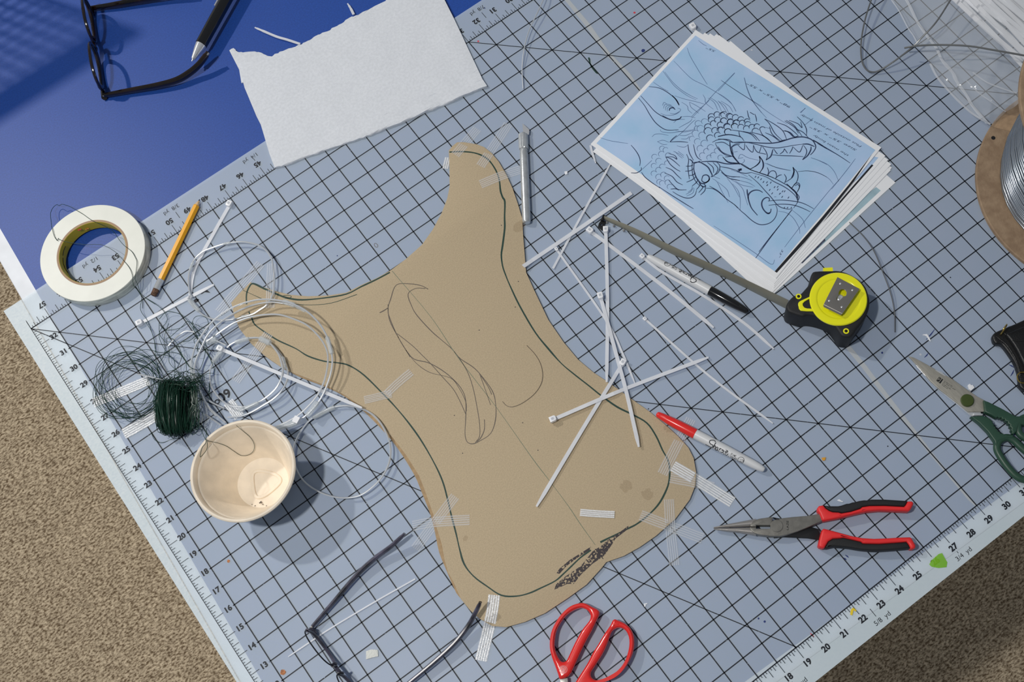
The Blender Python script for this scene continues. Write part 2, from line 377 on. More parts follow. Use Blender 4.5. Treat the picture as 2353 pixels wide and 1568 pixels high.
MB().poly(WW(zc(1150, 0, 3.92, [(788, 520), (800, 516), (808, 530), (812, 570), (835, 610), (865, 645), (882, 668), (862, 662), (838, 635), (815, 605), (800, 570)]), PZ), PZ).build('green_marker_stroke', M['green_line'], cm, smooth=0)
for pts in (zc(420, 540, 6.532, [(255, 870), (290, 850), (350, 815), (415, 870), (330, 860), (280, 890)]), zc(420, 540, 6.532, [(160, 985), (200, 955), (245, 965), (235, 1000), (190, 1020)])):
    MB().poly(WW(pts, PZ), PZ).build('ink_blot', M['black_print'], cm, smooth=0)
for pts in ([(2148, 757), (2128, 781)], [(1700, 1466), (1742, 1421)], [(2330, 850), (2322, 865)], [(2330, 845), (2318, 838)], [(2133, 812), (2124, 822)], [(1942, 1276), (1950, 1282)], [(1938, 1282), (1945, 1288)]):
    MB().ribbon(WW([pts[0], ((pts[0][0]+pts[1][0])/2+1, (pts[0][1]+pts[1][1])/2), pts[1]], PZ), [.02, .06, .02]).build('ink_scribble', M['spot_blue'], cm, smooth=0) if pts[0][0] != 1700 else None
c = W(864, 564, PZ); MB().tube([(c.x+.07*math.cos(a), c.y+.12*math.sin(a), PZ) for a in [k*math.pi/7 for k in range(14)]], 0.012, 4, True, 0.1).build('pencil_loop', M['graphite'], cm, smooth=0)
# ------------------------------------------------------------------ cardboard template, two layers
CB = [(1031, 346), (1039, 336), (1050, 327), (1066, 326.6), (1094, 331), (1112, 337.6), (1129.6, 351.6), (1146, 371), (1163, 400), (1178, 433), (1191, 471.5), (1200, 502), (1202, 538), (1206, 589), (1209, 626), (1228, 668), (1260, 735), (1296, 787.6), (1329, 827), (1364.5, 856.6), (1403, 882), (1454, 919), (1492.6, 946), (1525, 973), (1558, 1002.6), (1582, 1029), (1594, 1053), (1600, 1086), (1598, 1116), (1585, 1148.5), (1552, 1193), (1507.5, 1232), (1470, 1258), (1434, 1278), (1393, 1292.5),
      (1381, 1307.7), (1348, 1344), (1305, 1375), (1252, 1410), (1206, 1430), (1163, 1442), (1130.5, 1439), (1101, 1422), (1080, 1403), (1058.5, 1376.6), (1042.5, 1339), (1030, 1318), (1021, 1285), (1015, 1251), (1004, 1216), (996, 1184), (976, 1127), (963, 1094), (933, 1046), (903, 1007), (865, 966), (836, 938), (793, 909), (755, 889), (694, 865), (653, 849), (609, 818.6), (578, 791), (551, 757), (538, 727), (533, 703), (531, 696), (548, 676), (575, 648.6), (602, 659), (633, 669), (667, 677.5), (707.6, 681), (755, 679), (796, 672.4), (830, 655), (864, 640), (898, 621), (933, 595), (969, 563), (994, 528), (1015, 489), (1027.5, 456), (1033, 428), (1032.6, 385)]
CB2 = [(1050, 400), (1150, 500), (1180, 640), (1330, 860), (1500, 1000), (1540, 1100), (1480, 1200), (1380, 1260), (1300, 1340), (1160, 1400), (1090, 1396), (1055, 1372), (1040, 1345), (1026, 1312), (1009, 1270), (999, 1222), (990, 1186), (967, 1127), (953, 1094), (924, 1046), (895, 1007), (856, 965), (820, 932), (781, 905), (740, 886), (690, 867), (640, 840), (600, 810), (560, 760), (545, 715), (600, 680), (700, 700), (820, 670), (920, 620), (1000, 560), (1030, 470)]
c2 = MB().prism(cr(WW(CB2, 0.06), 3, True), 0.002, 0.06, 0.008).build('cardboard_piece', mat('cardboard_edge', (172, 146, 112), 0.85, var=0.05, vscale=220), None)
tag(c2, 'lower brown cardboard layer peeking out along the left edge of the big curved template', 'cardboard')
ct = thing('cardboard_template', tuple(W(1150, 850, 0.06)), 'large curved brown cardboard template with dark green marker outline and pencil ovals', 'cardboard')
MB().prism(WW(CB, 0.12), 0.062, 0.12, 0.012).build('cardboard_sheet', M['cardboard'], ct)
CZ = 0.123
def inkline(pts, wd, m, name, parent, z=CZ, n=4, clip=None):
    P = cr(WW(pts, z), n); k = len(P)
    ws = [wd*(0.75+0.35*noise.noise((i*0.21, wd*37, len(pts)))) if wd > 0.03 else wd for i in range(k)]
    return MB().ribbon(P, ws).build(name, m, parent, smooth=0)
GL = M['green_line']
inkline([(1032.6, 349.6), (1053, 348.6), (1078.6, 349.6), (1099, 354), (1117, 363), (1129.6, 376), (1141, 395), (1147.5, 415.4), (1150, 438.4), (1155, 453.7), (1160, 464), (1159.4, 499.6), (1159.7, 525), (1155, 563.4), (1152, 586.3), (1155, 612), (1162.8, 634.8), (1172, 657), (1194, 703), (1229.5, 763.6), (1261, 803), (1290, 835.7), (1320, 861), (1352.6, 886.4), (1382, 910), (1418, 935.5), (1454, 953.4), (1486.6, 972.8), (1507.5, 1002.6), (1522.4, 1035), (1534, 1056), (1538.7, 1077), (1536.7, 1109.8), (1525, 1139.6), (1510, 1163.4), (1486.6, 1187), (1462.8, 1205), (1442, 1215.6), (1412, 1230.4), (1379.4, 1246.8)], .095, GL, 'marker_line', ct)
inkline([(1358, 1264.7), (1335, 1281), (1312, 1302.7), (1295, 1319), (1275.5, 1335.8), (1242.5, 1352), (1216, 1363.8), (1186, 1370.7), (1152, 1368.6), (1120, 1348.6), (1088, 1324.6), (1066.5, 1296.6), (1056, 1262), (1048, 1227), (1037, 1184.7), (1029, 1150), (1016.6, 1105.5), (995.8, 1061), (966, 1010), (936, 968.5), (906, 932.8), (881, 906.5), (837, 863), (803, 840.7), (775.6, 834), (745, 830.5), (707.6, 818.6), (680, 801.6), (643, 784.6), (622.6, 772.7), (602, 759), (585, 745.5), (578, 730), (571.6, 716.6)], .085, GL, 'marker_line', ct)
inkline([(566.5, 699.6), (566.5, 676), (573, 659), (582, 652), (605.6, 663), (633, 675), (660, 685), (694, 689.4), (745, 685), (796, 676), (830, 659), (864, 643), (896, 626)], .1, GL, 'marker_line', ct)
inkline([(558, 667), (588.6, 681), (606, 688), (640, 694), (700, 701), (760, 697), (820, 677)], .04, GL, 'marker_line', ct)
inkline([(650, 683), (652, 680), (667, 680), (668, 684), (655, 686)], .04, GL, 'marker_line', ct)
def Q(p): return zc(850, 550, 3.136, p)
for wd, pts in ((.045, [(420, 360), (370, 335), (290, 322), (190, 330), (150, 430), (130, 500), (140, 560), (190, 680), (260, 800), (320, 865), (420, 890), (520, 945), (600, 1010), (660, 1080), (690, 1160), (690, 1300), (685, 1400), (700, 1460), (740, 1475), (790, 1455), (870, 1400), (905, 1300), (905, 1180), (880, 1090), (800, 980), (740, 920), (650, 860), (590, 790), (520, 730), (440, 660), (340, 550), (300, 480), (275, 395), (330, 355), (400, 355)]),
                (.03, [(195, 680), (260, 730), (320, 780), (370, 830), (440, 900), (520, 990), (600, 1080), (650, 1170), (690, 1260)]), (.035, [(260, 800), (330, 890), (430, 960), (580, 1000), (640, 1070), (690, 1170), (695, 1240)]),
                (.03, [(640, 850), (700, 950), (740, 1060), (770, 1200), (790, 1330), (790, 1420), (760, 1465)]), (.035, [(790, 970), (830, 1080), (870, 1195)]), (.03, [(800, 985), (850, 1060), (878, 1120)]), (.05, [(825, 1300), (825, 1370), (800, 1430), (770, 1460)]), (.06, [(70, 530), (100, 515), (130, 495)]), (.03, [(130, 470), (140, 580), (200, 700), (290, 850)])):
    inkline(Q(pts), wd, M['graphite'], 'pencil_line', ct)
M['crease'] = mat('crease', (118, 128, 108), 0.8)
inkline([(901, 623), (990, 728.6), (1054, 824), (1138.6, 934), (1222, 1052), (1262, 1104.5), (1305, 1162), (1335, 1207), (1368, 1253)], .032, M['crease'], 'fold_line', ct)
inkline([(1368, 1262), (1386, 1285)], .05, M['black_print'], 'fold_line', ct)
def Z2(p): return zc(1150, 1050, 3.027, p)
for pts in ([(375, 925), (385, 890), (450, 835), (560, 760), (640, 660), (700, 620), (760, 570), (810, 540), (890, 480), (885, 505), (800, 570), (770, 620), (720, 690), (640, 745), (560, 820), (510, 885), (465, 885), (400, 915)], [(390, 810), (410, 780), (480, 720), (560, 670), (630, 625), (620, 650), (540, 700), (460, 760), (410, 815)]):
    MB().poly(WW(Z2(pts), CZ), CZ+0.001).build('charcoal_smudge', M['charcoal'], ct, smooth=0)
M['stain'] = mat('stain', (150, 124, 92), 0.9, trans=0.88)
for px, py, r in ((1437, 1119, .26), (1486, 1136, .24), (1069, 1238, .12), (1192, 520, .3), (1537, 985, .2)):
    MB().poly([tuple(q) for q in cr([Vector((a, b, 0)) for a, b in disc(px, py, r, CZ, 12, .3)], 4, True)], CZ).build('stain', M['stain'], ct, smooth=0)
for px, py in ((1191, 647), (1152, 518), (1184, 706), (1063, 1042), (1101, 759), (1236, 1035), (1044, 955), (1201, 972)):
    MB().poly(disc(px, py, .03, CZ, 7), CZ).build('speck', M['graphite'], ct, smooth=0)
def zs(px, py): return 0.125 if inside((px, py), CB) else 0.004
def on(pts, dz=0.0, n=5):        # along the photo points, lying on whatever is under them
    P = cr([Vector((x, y, 0)) for x, y in pts], n); return [W(p.x, p.y, zs(p.x, p.y)+dz) for p in P]
h = MB().tube(on(Q([(1130, 765), (1190, 830), (1230, 900), (1245, 980), (1230, 1050), (1180, 1120), (1100, 1180), (1030, 1208), (985, 1200), (955, 1170)]), .01), 0.011, 5).build('hair_strand', M['graphite']); tag(h, 'dark curled hair lying on the cardboard right of the pencil ovals', 'hair')

# ------------------------------------------------------------------ strapping tape strips
M['tape_film'] = mat('tape_film', (232, 236, 240), 0.18, trans=0.86)
M['tape_film_shiny'] = mat('tape_film_shiny', (236, 240, 244), 0.12, trans=0.55, bump=0.7, bscale=320)
M['tape_fibre'] = mat('tape_fibre', (240, 242, 246), 0.3, trans=0.5)
M['tape_fibre_bright'] = mat('tape_fibre_bright', (246, 248, 250), 0.2, trans=0.1, bump=0.5, bscale=400)
NT = [0]
def tape(pts, wd, label, bright=False, n=5, dz=0.004):
    NT[0] += 1; dz += 0.0022*(NT[0] % 12)
    P = on(pts, dz, 8); o = MB().ribbon(P, wd).build('tape_strip', M['tape_film_shiny' if bright else 'tape_film'], smooth=0)
    tag(o, label, 'tape', 'strapping tape strips')
    fb = MB()
    for k in range(n):
        off = (k-(n-1)/2)*wd/n*0.98; path = []
        for i, p in enumerate(P):
            t = P[min(i+1, len(P)-1)]-P[max(i-1, 0)]; t.z = 0; t.normalize()
            path.append(p+Vector((-t.y, t.x, 0))*(off+0.012*noise.noise((i*.3, k, wd)))+Vector((0, 0, .001)))
        fb.ribbon(path, wd/n*(0.45 if bright else 0.3))
    fb.build('fibres', M['tape_fibre_bright' if bright else 'tape_fibre'], o, smooth=0)
tape([(1097, 296), (1046, 356)], .5, 'clear strapping tape strip across the top left of the template tip')
tape([(1168, 285), (1140, 328), (1104, 382)], .5, 'clear strapping tape strip over the top right corner of the template tip')
tape([(1199, 389), (1150, 405), (1104, 424)], .5, 'faint clear tape strip between the template tip and the craft knife')
tape([(1029, 362), (1023, 388)], .3, 'short tape end sticking out left of the template tip', True, 3)
tape([(599, 606), (570, 640), (503.6, 718)], .52, 'clear tape strip running diagonally over the tip of the left lobe')
tape([(624, 606), (622, 660), (621, 708)], .45, 'clear tape strip standing upright on the left lobe inside the small wire ring')
tape([(617, 767), (585, 815), (541, 877)], .5, 'clear tape strip under the white cable tie inside the coiled wire')
tape([(945, 855), (915, 880), (888, 906)], .42, 'upper half of the bent tape on the middle of the template left edge', n=4)
tape([(900, 905), (870, 912), (837, 920)], .4, 'lower half of the bent tape on the middle of the template left edge')
tape([(342, 874), (290, 896), (215, 926)], .5, 'shiny white tape strip under the loose loops of green wire', True)
tape([(362, 953), (325, 975), (284, 998)], .55, 'shiny striped tape strip beside the ruler number 26', True)
tape([(524, 924), (535, 938), (550, 958)], .5, 'crumpled tape scrap holding the coiled wire just above the bowl', True, 6)
tape([(1046, 1141), (1008, 1190), (954, 1262)], .48, 'diagonal tape strip of the crossed pair on the lower left template edge')
tape([(948, 1209), (1000, 1200), (1079, 1195)], .5, 'level tape strip of the crossed pair on the lower left template edge')
tape([(1136, 1368), (1128, 1420), (1105, 1519)], .52, 'long shiny tape strip hanging off the bottom tip of the template', True)
tape([(1588, 963), (1560, 1015), (1522, 1090)], .5, 'tape strip passing under the cap of the red marker')
tape([(1546, 1071), (1600, 1103), (1683, 1155)], .52, 'crumpled shiny tape strip on the right edge below the red marker', True)
tape([(1540, 1098), (1590, 1108), (1640, 1120)], .5, 'faint tape strip beneath the crumpled one below the red marker')
tape([(1472, 1184), (1540, 1210), (1615, 1238)], .5, 'level tape strip of the crossed pair left of the pliers')
tape([(1537, 1148), (1541, 1220), (1550, 1300)], .47, 'upright tape strip of the crossed pair left of the pliers')
tape([(1333, 1178), (1370, 1181), (1412, 1183)], .33, 'small crumpled shiny tape piece alone on the cardboard near the charcoal smudge', True, 4, 0.02)

# ------------------------------------------------------------------ cable ties
def tie(pts, wd, label, dz=0.01, head=True, taper=0.5, group='loose white cable ties', hs=None, m='nylon'):
    P = on(pts, dz, 6); k = len(P); L = [0]
    for a, b in zip(P, P[1:]): L.append(L[-1]+(b-a).length)
    t = thing('cable_tie', tuple(P[0]), label, 'cable tie', group)
    ws = [wd*(taper if L[-1]-l < 0.12 else (0.8 if L[-1]-l < 0.4 else 1)) for l in L]
    MB().ribbon(P, ws, 0.04).build('strap', M[m], t, smooth=0)
    if head:
        d = (P[1]-P[0]); an = math.atan2(d.y, d.x); h = hs or wd*1.5; c = P[0]
        b = MB(); ca, sa = math.cos(an), math.sin(an)
        def R(x, y): return (c.x+x*ca-y*sa, c.y+x*sa+y*ca)
        b.prism([R(-h*.6, -h/2), R(h*.4, -h/2), R(h*.6, -h*.3), R(h*.6, h*.3), R(h*.4, h/2), R(-h*.6, h/2)], c.z-0.005, c.z+h*.75, 0.025, steps=2); b.build('head', M['nylon_solid'], t)
        s2 = h*.22; MB().poly([R(-s2*1.2, -s2), R(s2, -s2), R(s2, s2), R(-s2*1.2, s2)], c.z+h*.75+.002).build('slot', mat('slot', (196, 200, 208), .6) if 'slot' not in bpy.data.materials else bpy.data.materials['slot'], t, smooth=0)
    return t
tie([(1271, 618), (1330, 508), (1403, 377)], .11, 'thin white tie running from under the drawings toward the template edge', .02, False)
tie([(1451, 444), (1330, 527), (1202.6, 613)], .19, 'wide white tie without a head ending on the template beside the blade hook', .07, False, 1)
tie([(1392, 530), (1396, 700), (1394, 879)], .16, 'straight upright white tie with its head just below the blade hook', .09)
tie([(1356, 532), (1421, 580), (1533, 666), (1640, 754)], .17, 'gently bent white tie left of and parallel to the black marker', .03)
tie([(1279, 574), (1392, 736), (1430, 812), (1459, 882)], .1, 'thin white tie whose head lies where two other ties cross', .03)
tie([(1476, 591), (1523, 627), (1612, 678), (1708, 742), (1778, 803)], .13, 'curved white tie lying along the underside of the black marker', .01)
tie([(1379.6, 682), (1420, 830), (1440, 905), (1468, 1028)], .17, 'white tie ending at the green line beside the red marker cap', .13)
tie([(1482, 734), (1630, 865), (1776, 974)], .1, 'thin straight white tie between the template and the bare grid in the middle right', .02)
tie([(1431.5, 835), (1340, 985), (1233, 1165)], .17, 'long white tie lying across the cardboard toward the fold line with notched tip', .06)
tie([(1271, 965), (1440, 893), (1628, 822)], .17, 'white tie with its square head near the middle of the cardboard', .1)
tie([(529, 471), (490, 540), (447, 622), (436, 690)], .17, 'frosted white tie beside the pencil point on the ruler side', .01)
tie([(323, 744), (400, 703), (492, 655)], .17, 'frosted white tie below the tape roll near the mat corner', .01)
tie([(508, 803), (640, 858), (832, 938)], .16, 'white tie laid straight across the coiled wire rings', .42)
tie([(690, 102), (660, 92), (636, 85), (605, 72), (586, 64)], .12, 'curved tie tail poking out left of the paper towel', .01, False)
tie([(813, 34), (806, 20), (799, 9)], .13, 'short tie tail poking out above the paper towel', .01, False)
tie([(955, 1331), (860, 1385), (760, 1445), (715, 1475), (663, 1510)], .06, 'very thin white tie tail passing under the grey eyeglasses', .005, False)
tie([(1592, 64.5), (1602, 78), (1612, 95)], .13, 'tie whose round head pokes out at the top corner of the drawings', .02, hs=.27)
tie([(1357, 335), (1361, 352), (1369, 376)], .11, 'short tie tail poking out at the left corner of the drawings', .02, False)
def chip(name, pts, label, m, th=0.03, cat='scrap', dz=0.002):
    z = zs(*pts[0])+dz; o = MB().prism(WW(pts, z+th), z, z+th, min(.01, th*.3)).build(name, m); return tag(o, label, cat)
chip('tie_offcut', zc(2180, 720, 7.84, [(350, 1290), (385, 1270), (405, 1295), (430, 1290), (470, 1340), (405, 1395), (370, 1370)]), 'white cut off cable tie head beside the pivot of the green scissors', M['nylon_solid'], .12)
chip('tie_offcut', [(1297, 394), (1304, 393), (1304, 400), (1298, 401)], 'tiny white square nylon offcut between the knife and the drawings', M['nylon_solid'], .05)
chip('tie_offcut', zc(1753, 450, 3.92, [(1440, 1250), (1480, 1245), (1500, 1275), (1515, 1312), (1495, 1300), (1475, 1265)]), 'thin curled white shaving on the bare grid above the green scissors', M['nylon_solid'], .03)
chip('tape_scrap', zc(1860, 1130, 8.715, [(550, 175), (600, 155), (640, 185), (685, 200), (660, 212), (590, 195)]), 'tiny white shaving just above the upper plier handle', M['nylon_solid'], .02)
M['yarn'] = mat('yarn', (232, 234, 228), .8, bump=1.0, bscale=600)
chip('tape_scrap', [(841, 1497), (853, 1493), (868, 1494), (869, 1509), (855, 1512), (841, 1516)], 'small square of rough white tape beside the grey eyeglasses', M['yarn'], .03)
chip('tape_scrap', zc(1150, 1050, 3.027, [(998, 1022), (1022, 1018), (1022, 1026), (1010, 1028), (1010, 1042), (1000, 1044)]), 'tiny white L shaped tape scrap right of the red scissors', M['nylon_solid'], .02)
chip('paper_chip', zc(1753, 750, 3.92, [(528, 1185), (568, 1180), (562, 1208), (540, 1212)]), 'small orange chip on the grid above the pliers', mat('orange_chip', (222, 160, 50), .6), .03)
M['green_flag'] = mat('green_flag', (150, 220, 46), .4, trans=0.45)
chip('green_flag', zc(1600, 1080, 3.125, [(1672, 680), (1690, 650), (1740, 605), (1765, 598), (1785, 635), (1803, 665), (1797, 700), (1740, 706), (1690, 697)]), 'translucent lime green sticky flag over the ruler number 26', M['green_flag'], .012, 'sticker')
chip('paper_chip', zc(1600, 1080, 3.125, [(1105, 1040), (1110, 1005), (1127, 990), (1150, 1010), (1146, 1020), (1130, 1008), (1120, 1047)]), 'yellow V shaped paper snippet on the ruler beside 22', mat('yellow_chip', (240, 210, 40), .6), .02)
MB().poly(WW([(1861, 1454), (1868, 1460), (1871, 1464), (1864, 1461)], PZ), PZ).build('ink_spot', M['spot_red'], cm, smooth=0)

# ------------------------------------------------------------------ paper towel
tw = thing('paper_towel', tuple(W(820, 180, 0)), 'folded white paper towel with a torn edge lying across the mat border', 'paper towel')
M['towel'] = mat('towel', (226, 230, 236), 0.95, var=0.02, vscale=300, bump=0.35, bscale=1400)
def jag(pts, a, n):
    P = cr([Vector((x, y, 0)) for x, y in pts], n); return [(p.x+random.uniform(-a, a), p.y+random.uniform(-a, a)) for p in P]
top = jag(zc(500, 0, 2.941, [(370, 378), (420, 350), (520, 312), (590, 280), (660, 240), (740, 205), (820, 165), (890, 120), (950, 95), (1130, 0), (1200, -40), (1480, -140)]), 1.2, 5)
right = [(1004, -40)]+zc(500, 0, 2.941, [(1535, 0), (1600, 130), (1680, 300), (1760, 470), (1790, 535), (1820, 578)])
bot_ = jag(zc(500, 0, 2.941, [(1815, 582), (1700, 625), (1560, 690), (1420, 745), (1300, 800), (1120, 870), (980, 925), (860, 965), (700, 1020), (560, 1070), (460, 1110), (385, 1130)]), 0.8, 5)
left = zc(500, 0, 2.941, [(350, 1040), (320, 940), (290, 840), (262, 785), (180, 590), (148, 472)])
px_out = top+right+bot_+left
wo = [W(x, y, .14) for x, y in px_out]
def towz(p): return 0.13+0.05*max(0, noise.noise((p[0]*.28+2, p[1]*.28, 9)))+0.035*noise.noise((p[0]*.5, p[1]*.5, 3))+0.03*noise.noise((p[0]*1.3, p[1]*1.3, 5))
b = MB(); lo = [(p.x, p.y) for p in wo]
if not ccw(lo): lo = lo[::-1]
xs = [p[0] for p in lo]; ys = [p[1] for p in lo]
bm = bmesh.new(); vs = [bm.verts.new((p[0], p[1], 0)) for p in lo]
fs = [bm.faces.new([vs[i] for i in t]) for t in tessellate_polygon([[Vector((p[0], p[1], 0)) for p in lo]])]
bmesh.ops.recalc_face_normals(bm, faces=bm.faces)
if bm.faces[:][0].normal.z < 0: bmesh.ops.reverse_faces(bm, faces=bm.faces)
for it in range(5): bmesh.ops.subdivide_edges(bm, edges=[e for e in bm.edges if e.calc_length() > .45], cuts=1); bmesh.ops.triangulate(bm, faces=bm.faces)
bm.verts.ensure_lookup_table(); bm.verts.index_update()
for v in bm.verts: v.co.z = towz(v.co)-(0.025 if v.is_boundary else 0)
b.add([v.co.copy() for v in bm.verts], [tuple(v.index for v in f.verts) for f in bm.faces]); nv = len(b.v)
bl = [i for i, v in enumerate(bm.verts) if v.is_boundary]; base = {}
for i in bl: base[i] = len(b.v); b.v.append(Vector((b.v[i].x, b.v[i].y, 0.004)))
for e in bm.edges:
    if e.is_boundary:
        f = e.link_faces[0]; l = [l for l in f.loops if l.edge == e][0]; i, j = l.vert.index, l.link_loop_next.vert.index
        b.f.append((j, i, base[i], base[j]))
bm.free(); b.build('towel_fold', M['towel'], tw, smooth=60)
MB().prism(WW(jag(zc(500, 0, 2.941, [(80, 340), (105, 325), (130, 345), (170, 352), (250, 348), (300, 358), (345, 378), (375, 380)]), .7, 4)+zc(500, 0, 2.941, [(380, 480), (160, 560), (145, 470)]), .05), .003, .045, .008).build('torn_layer', M['towel'], tw)

# ------------------------------------------------------------------ roll of strapping tape
c = W(212.5, 580.5, .55); tr_ = thing('tape_roll', (c.x, c.y, 0.0), 'thick roll of white strapping tape with yellow core beside the yellow pencil', 'tape roll')
M['tape_white'] = mat('tape_white', (226, 228, 218), 0.4, var=0.015); M['tape_side'] = mat('tape_side', (208, 212, 200), 0.22, var=0.12, vscale=60, stretch=(1, 1, 6), coat=0.3)
M['kraft'] = mat('kraft', (176, 148, 122), 0.8); M['core_yellow'] = mat('core_yellow', (206, 186, 40), 0.35)
MB().lathe(c, [(1.7, .555), (2.47, .555), (2.5, .54)], 96).build('tape_face', M['tape_white'], tr_) if False else None
b = MB(); n = 96; k = 0
b.lathe(c, [(1.7, .02), (2.49, .02), (2.5, .03), (2.5, .535), (2.485, .55), (1.7, .553)], n, True); b.build('tape_winding', M['tape_white'], tr_)
MB().lathe(c, [(2.502, .04), (2.504, .05), (2.504, .52), (2.502, .53)], n, True).build('outer_turn', M['tape_side'], tr_)
MB().lathe(c, [(1.6, .01), (1.7, .01), (1.7, .56), (1.6, .56)], n, True).build('paper_core', M['kraft'], tr_)
MB().lathe(c, [(1.585, .015), (1.6, .012), (1.6, .555), (1.585, .55)], n, True).build('core_liner', M['core_yellow'], tr_)
def core_pt(px, py):             # where a ray meets the inside of the core
    d = W(px, py, 0)-CC; o = CC-c; A = d.x*d.x+d.y*d.y; B = 2*(o.x*d.x+o.y*d.y); C_ = o.x*o.x+o.y*o.y-1.575**2
    t = (-B+math.sqrt(B*B-4*A*C_))/(2*A); return CC+d*t
for pts, mm, r in ((zc(70, 450, 6.03, [(655, 475), (700, 460)]), 'spot_red', .05), (zc(70, 450, 6.03, [(762, 465), (805, 450)]), 'spot_brown', .045), (zc(70, 450, 6.03, [(485, 700), (460, 760), (448, 830)]), 'black_print', .025), (zc(70, 450, 6.03, [(450, 860), (455, 940), (480, 1010), (520, 1070)]), 'black_print', .02)):
    MB().tube([core_pt(*q) for q in pts], r, 5, flat=.2).build('core_print', M[mm], tr_)

# ------------------------------------------------------------------ pencil, knife, pens
p0 = W(459, 458, .12); p1 = W(352, 680, .16); L = (p1-p0).length
pc = thing('pencil', tuple((p0+p1)/2-Vector((0, 0, .14))), 'yellow wooden pencil with worn eraser lying across the mat ruler', 'pencil')
M['pencil_yellow'] = mat('pencil_yellow', (255, 182, 28), 0.3, coat=0.3); M['wood'] = mat('wood', (222, 190, 148), 0.7, var=.06, vscale=300); M['eraser'] = mat('eraser', (96, 72, 58), 0.9, var=.3, vscale=500)
MB().rod(p0, p1, [(0, .012), (.1, .035)], 10).build('lead', M['black_rubber'], pc)
MB().rod(p0, p1, [(.1, .035), (.36, .12)], 12).build('sharpened_wood', M['wood'], pc)
MB().rod(p0, p1, [(.34, .115), (.4, .15), (L-.85, .15)], 6).build('shaft', M['pencil_yellow'], pc, smooth=20)
fp = []
for k in range(12): fp += [(L-.86+k*.045, .155), (L-.84+k*.045, .145)]
MB().rod(p0, p1, fp, 18).build('ferrule', M['chrome'], pc); MB().rod(p0, p1, [(L-.34, .14), (L-.05, .135), (L, .1)], 14).build('eraser', M['eraser'], pc)
k0 = W(1201, 285, .14); k1 = W(1210, 513, .2); d = (k1-k0).normalized(); L = (k1-k0).length
kn = thing('craft_knife', tuple((k0+k1)/2-Vector((0, 0, .17))), 'silver aluminium craft knife with knurled collar right of the template tip', 'knife')
M['alu'] = mat('alu', (206, 210, 212), 0.3, 0.55, var=.05, vscale=100, bump=.1, bscale=500)
MB().prism(WW(zc(900, 270, 3.92, [(1178, 53), (1184, 58), (1238, 108), (1240, 122), (1236, 155), (1188, 155), (1182, 110)]), .16), .14, .165).build('blade', M['chrome'], kn, smooth=0)
MB().rod(k0, k1, [(.5, .1), (.58, .15), (.6, .19), (.62, .22)], 20).build('nose', M['alu'], kn)
b = MB(); n = 36; k = len(b.v); prof = [(.6, .2), (.63, .235), (1.38, .235), (1.42, .21)]
u_ = d.cross(Vector((0, 0, 1))).normalized(); w_ = u_.cross(d).normalized()
for t, r in prof:
    for j in range(n):
        a = 2*math.pi*j/n; rr = r*(1 if j % 2 else .94); b.v.append(k0+d*t+u_*rr*math.cos(a)+w_*rr*math.sin(a))
for i in range(3):
    for j in range(n): b.f.append((i*n+j, i*n+(j+1) % n, (i+1)*n+(j+1) % n, (i+1)*n+j))
b.build('knurled_collar', M['alu'], kn, smooth=10)
MB().rod(k0, k1, [(1.4, .19), (1.5, .2), (1.52, .185), (1.6, .185), (1.62, .205), (L-1.5, .205), (L-1.48, .2), (L-.12, .2), (L-.02, .17), (L, .12)], 24).build('handle', M['alu'], kn)
LET = [[(1195, 745), (1190, 720), (1150, 708), (1100, 715), (1085, 745), (1110, 780), (1150, 800), (1150, 825), (1110, 830), (1060, 815), (1010, 770)], [(1210, 755), (1180, 800), (1148, 852)], [(1162, 835), (1190, 812), (1202, 830), (1185, 862)], [(1245, 838), (1215, 845), (1203, 872), (1225, 882), (1250, 845), (1240, 880), (1255, 893)], [(1290, 860), (1263, 908)], [(1272, 885), (1298, 866), (1315, 876)], [(1338, 880), (1285, 962)], [(1325, 897), (1355, 900), (1352, 926), (1316, 934)], [(1385, 912), (1360, 952), (1374, 962)], [(1403, 890), (1408, 893)], [(1398, 948), (1438, 930), (1425, 910), (1400, 930), (1393, 965), (1425, 978), (1446, 962)], [(1452, 1000), (1458, 1003)]]
FP = [[(1510, 955), (1495, 990)], [(1510, 958), (1535, 970)], [(1503, 972), (1522, 982)], [(1545, 975), (1532, 1010)], [(1552, 1012), (1562, 985), (1568, 1018), (1578, 992)], [(1605, 1005), (1588, 998), (1575, 1025), (1595, 1033)], [(1498, 1000), (1485, 1030)], [(1498, 1003), (1515, 1012), (1508, 1022), (1495, 1018)], [(1530, 1020), (1520, 1040), (1535, 1045), (1543, 1025), (1532, 1020)], [(1560, 1035), (1550, 1058)], [(1565, 1062), (1575, 1040), (1580, 1068), (1590, 1048)], [(1595, 1050), (1615, 1060)], [(1606, 1056), (1597, 1080)]]
AP = [[(1692+62*math.cos(a), 1088+55*math.sin(a)) for a in [k*.4 for k in range(17)]], [(1668, 1115), (1695, 1070), (1702, 1125)], [(1675, 1102), (1702, 1108)], [(1722, 1080), (1710, 1128)], [(1722, 1082), (1745, 1092), (1738, 1110), (1718, 1106)]]
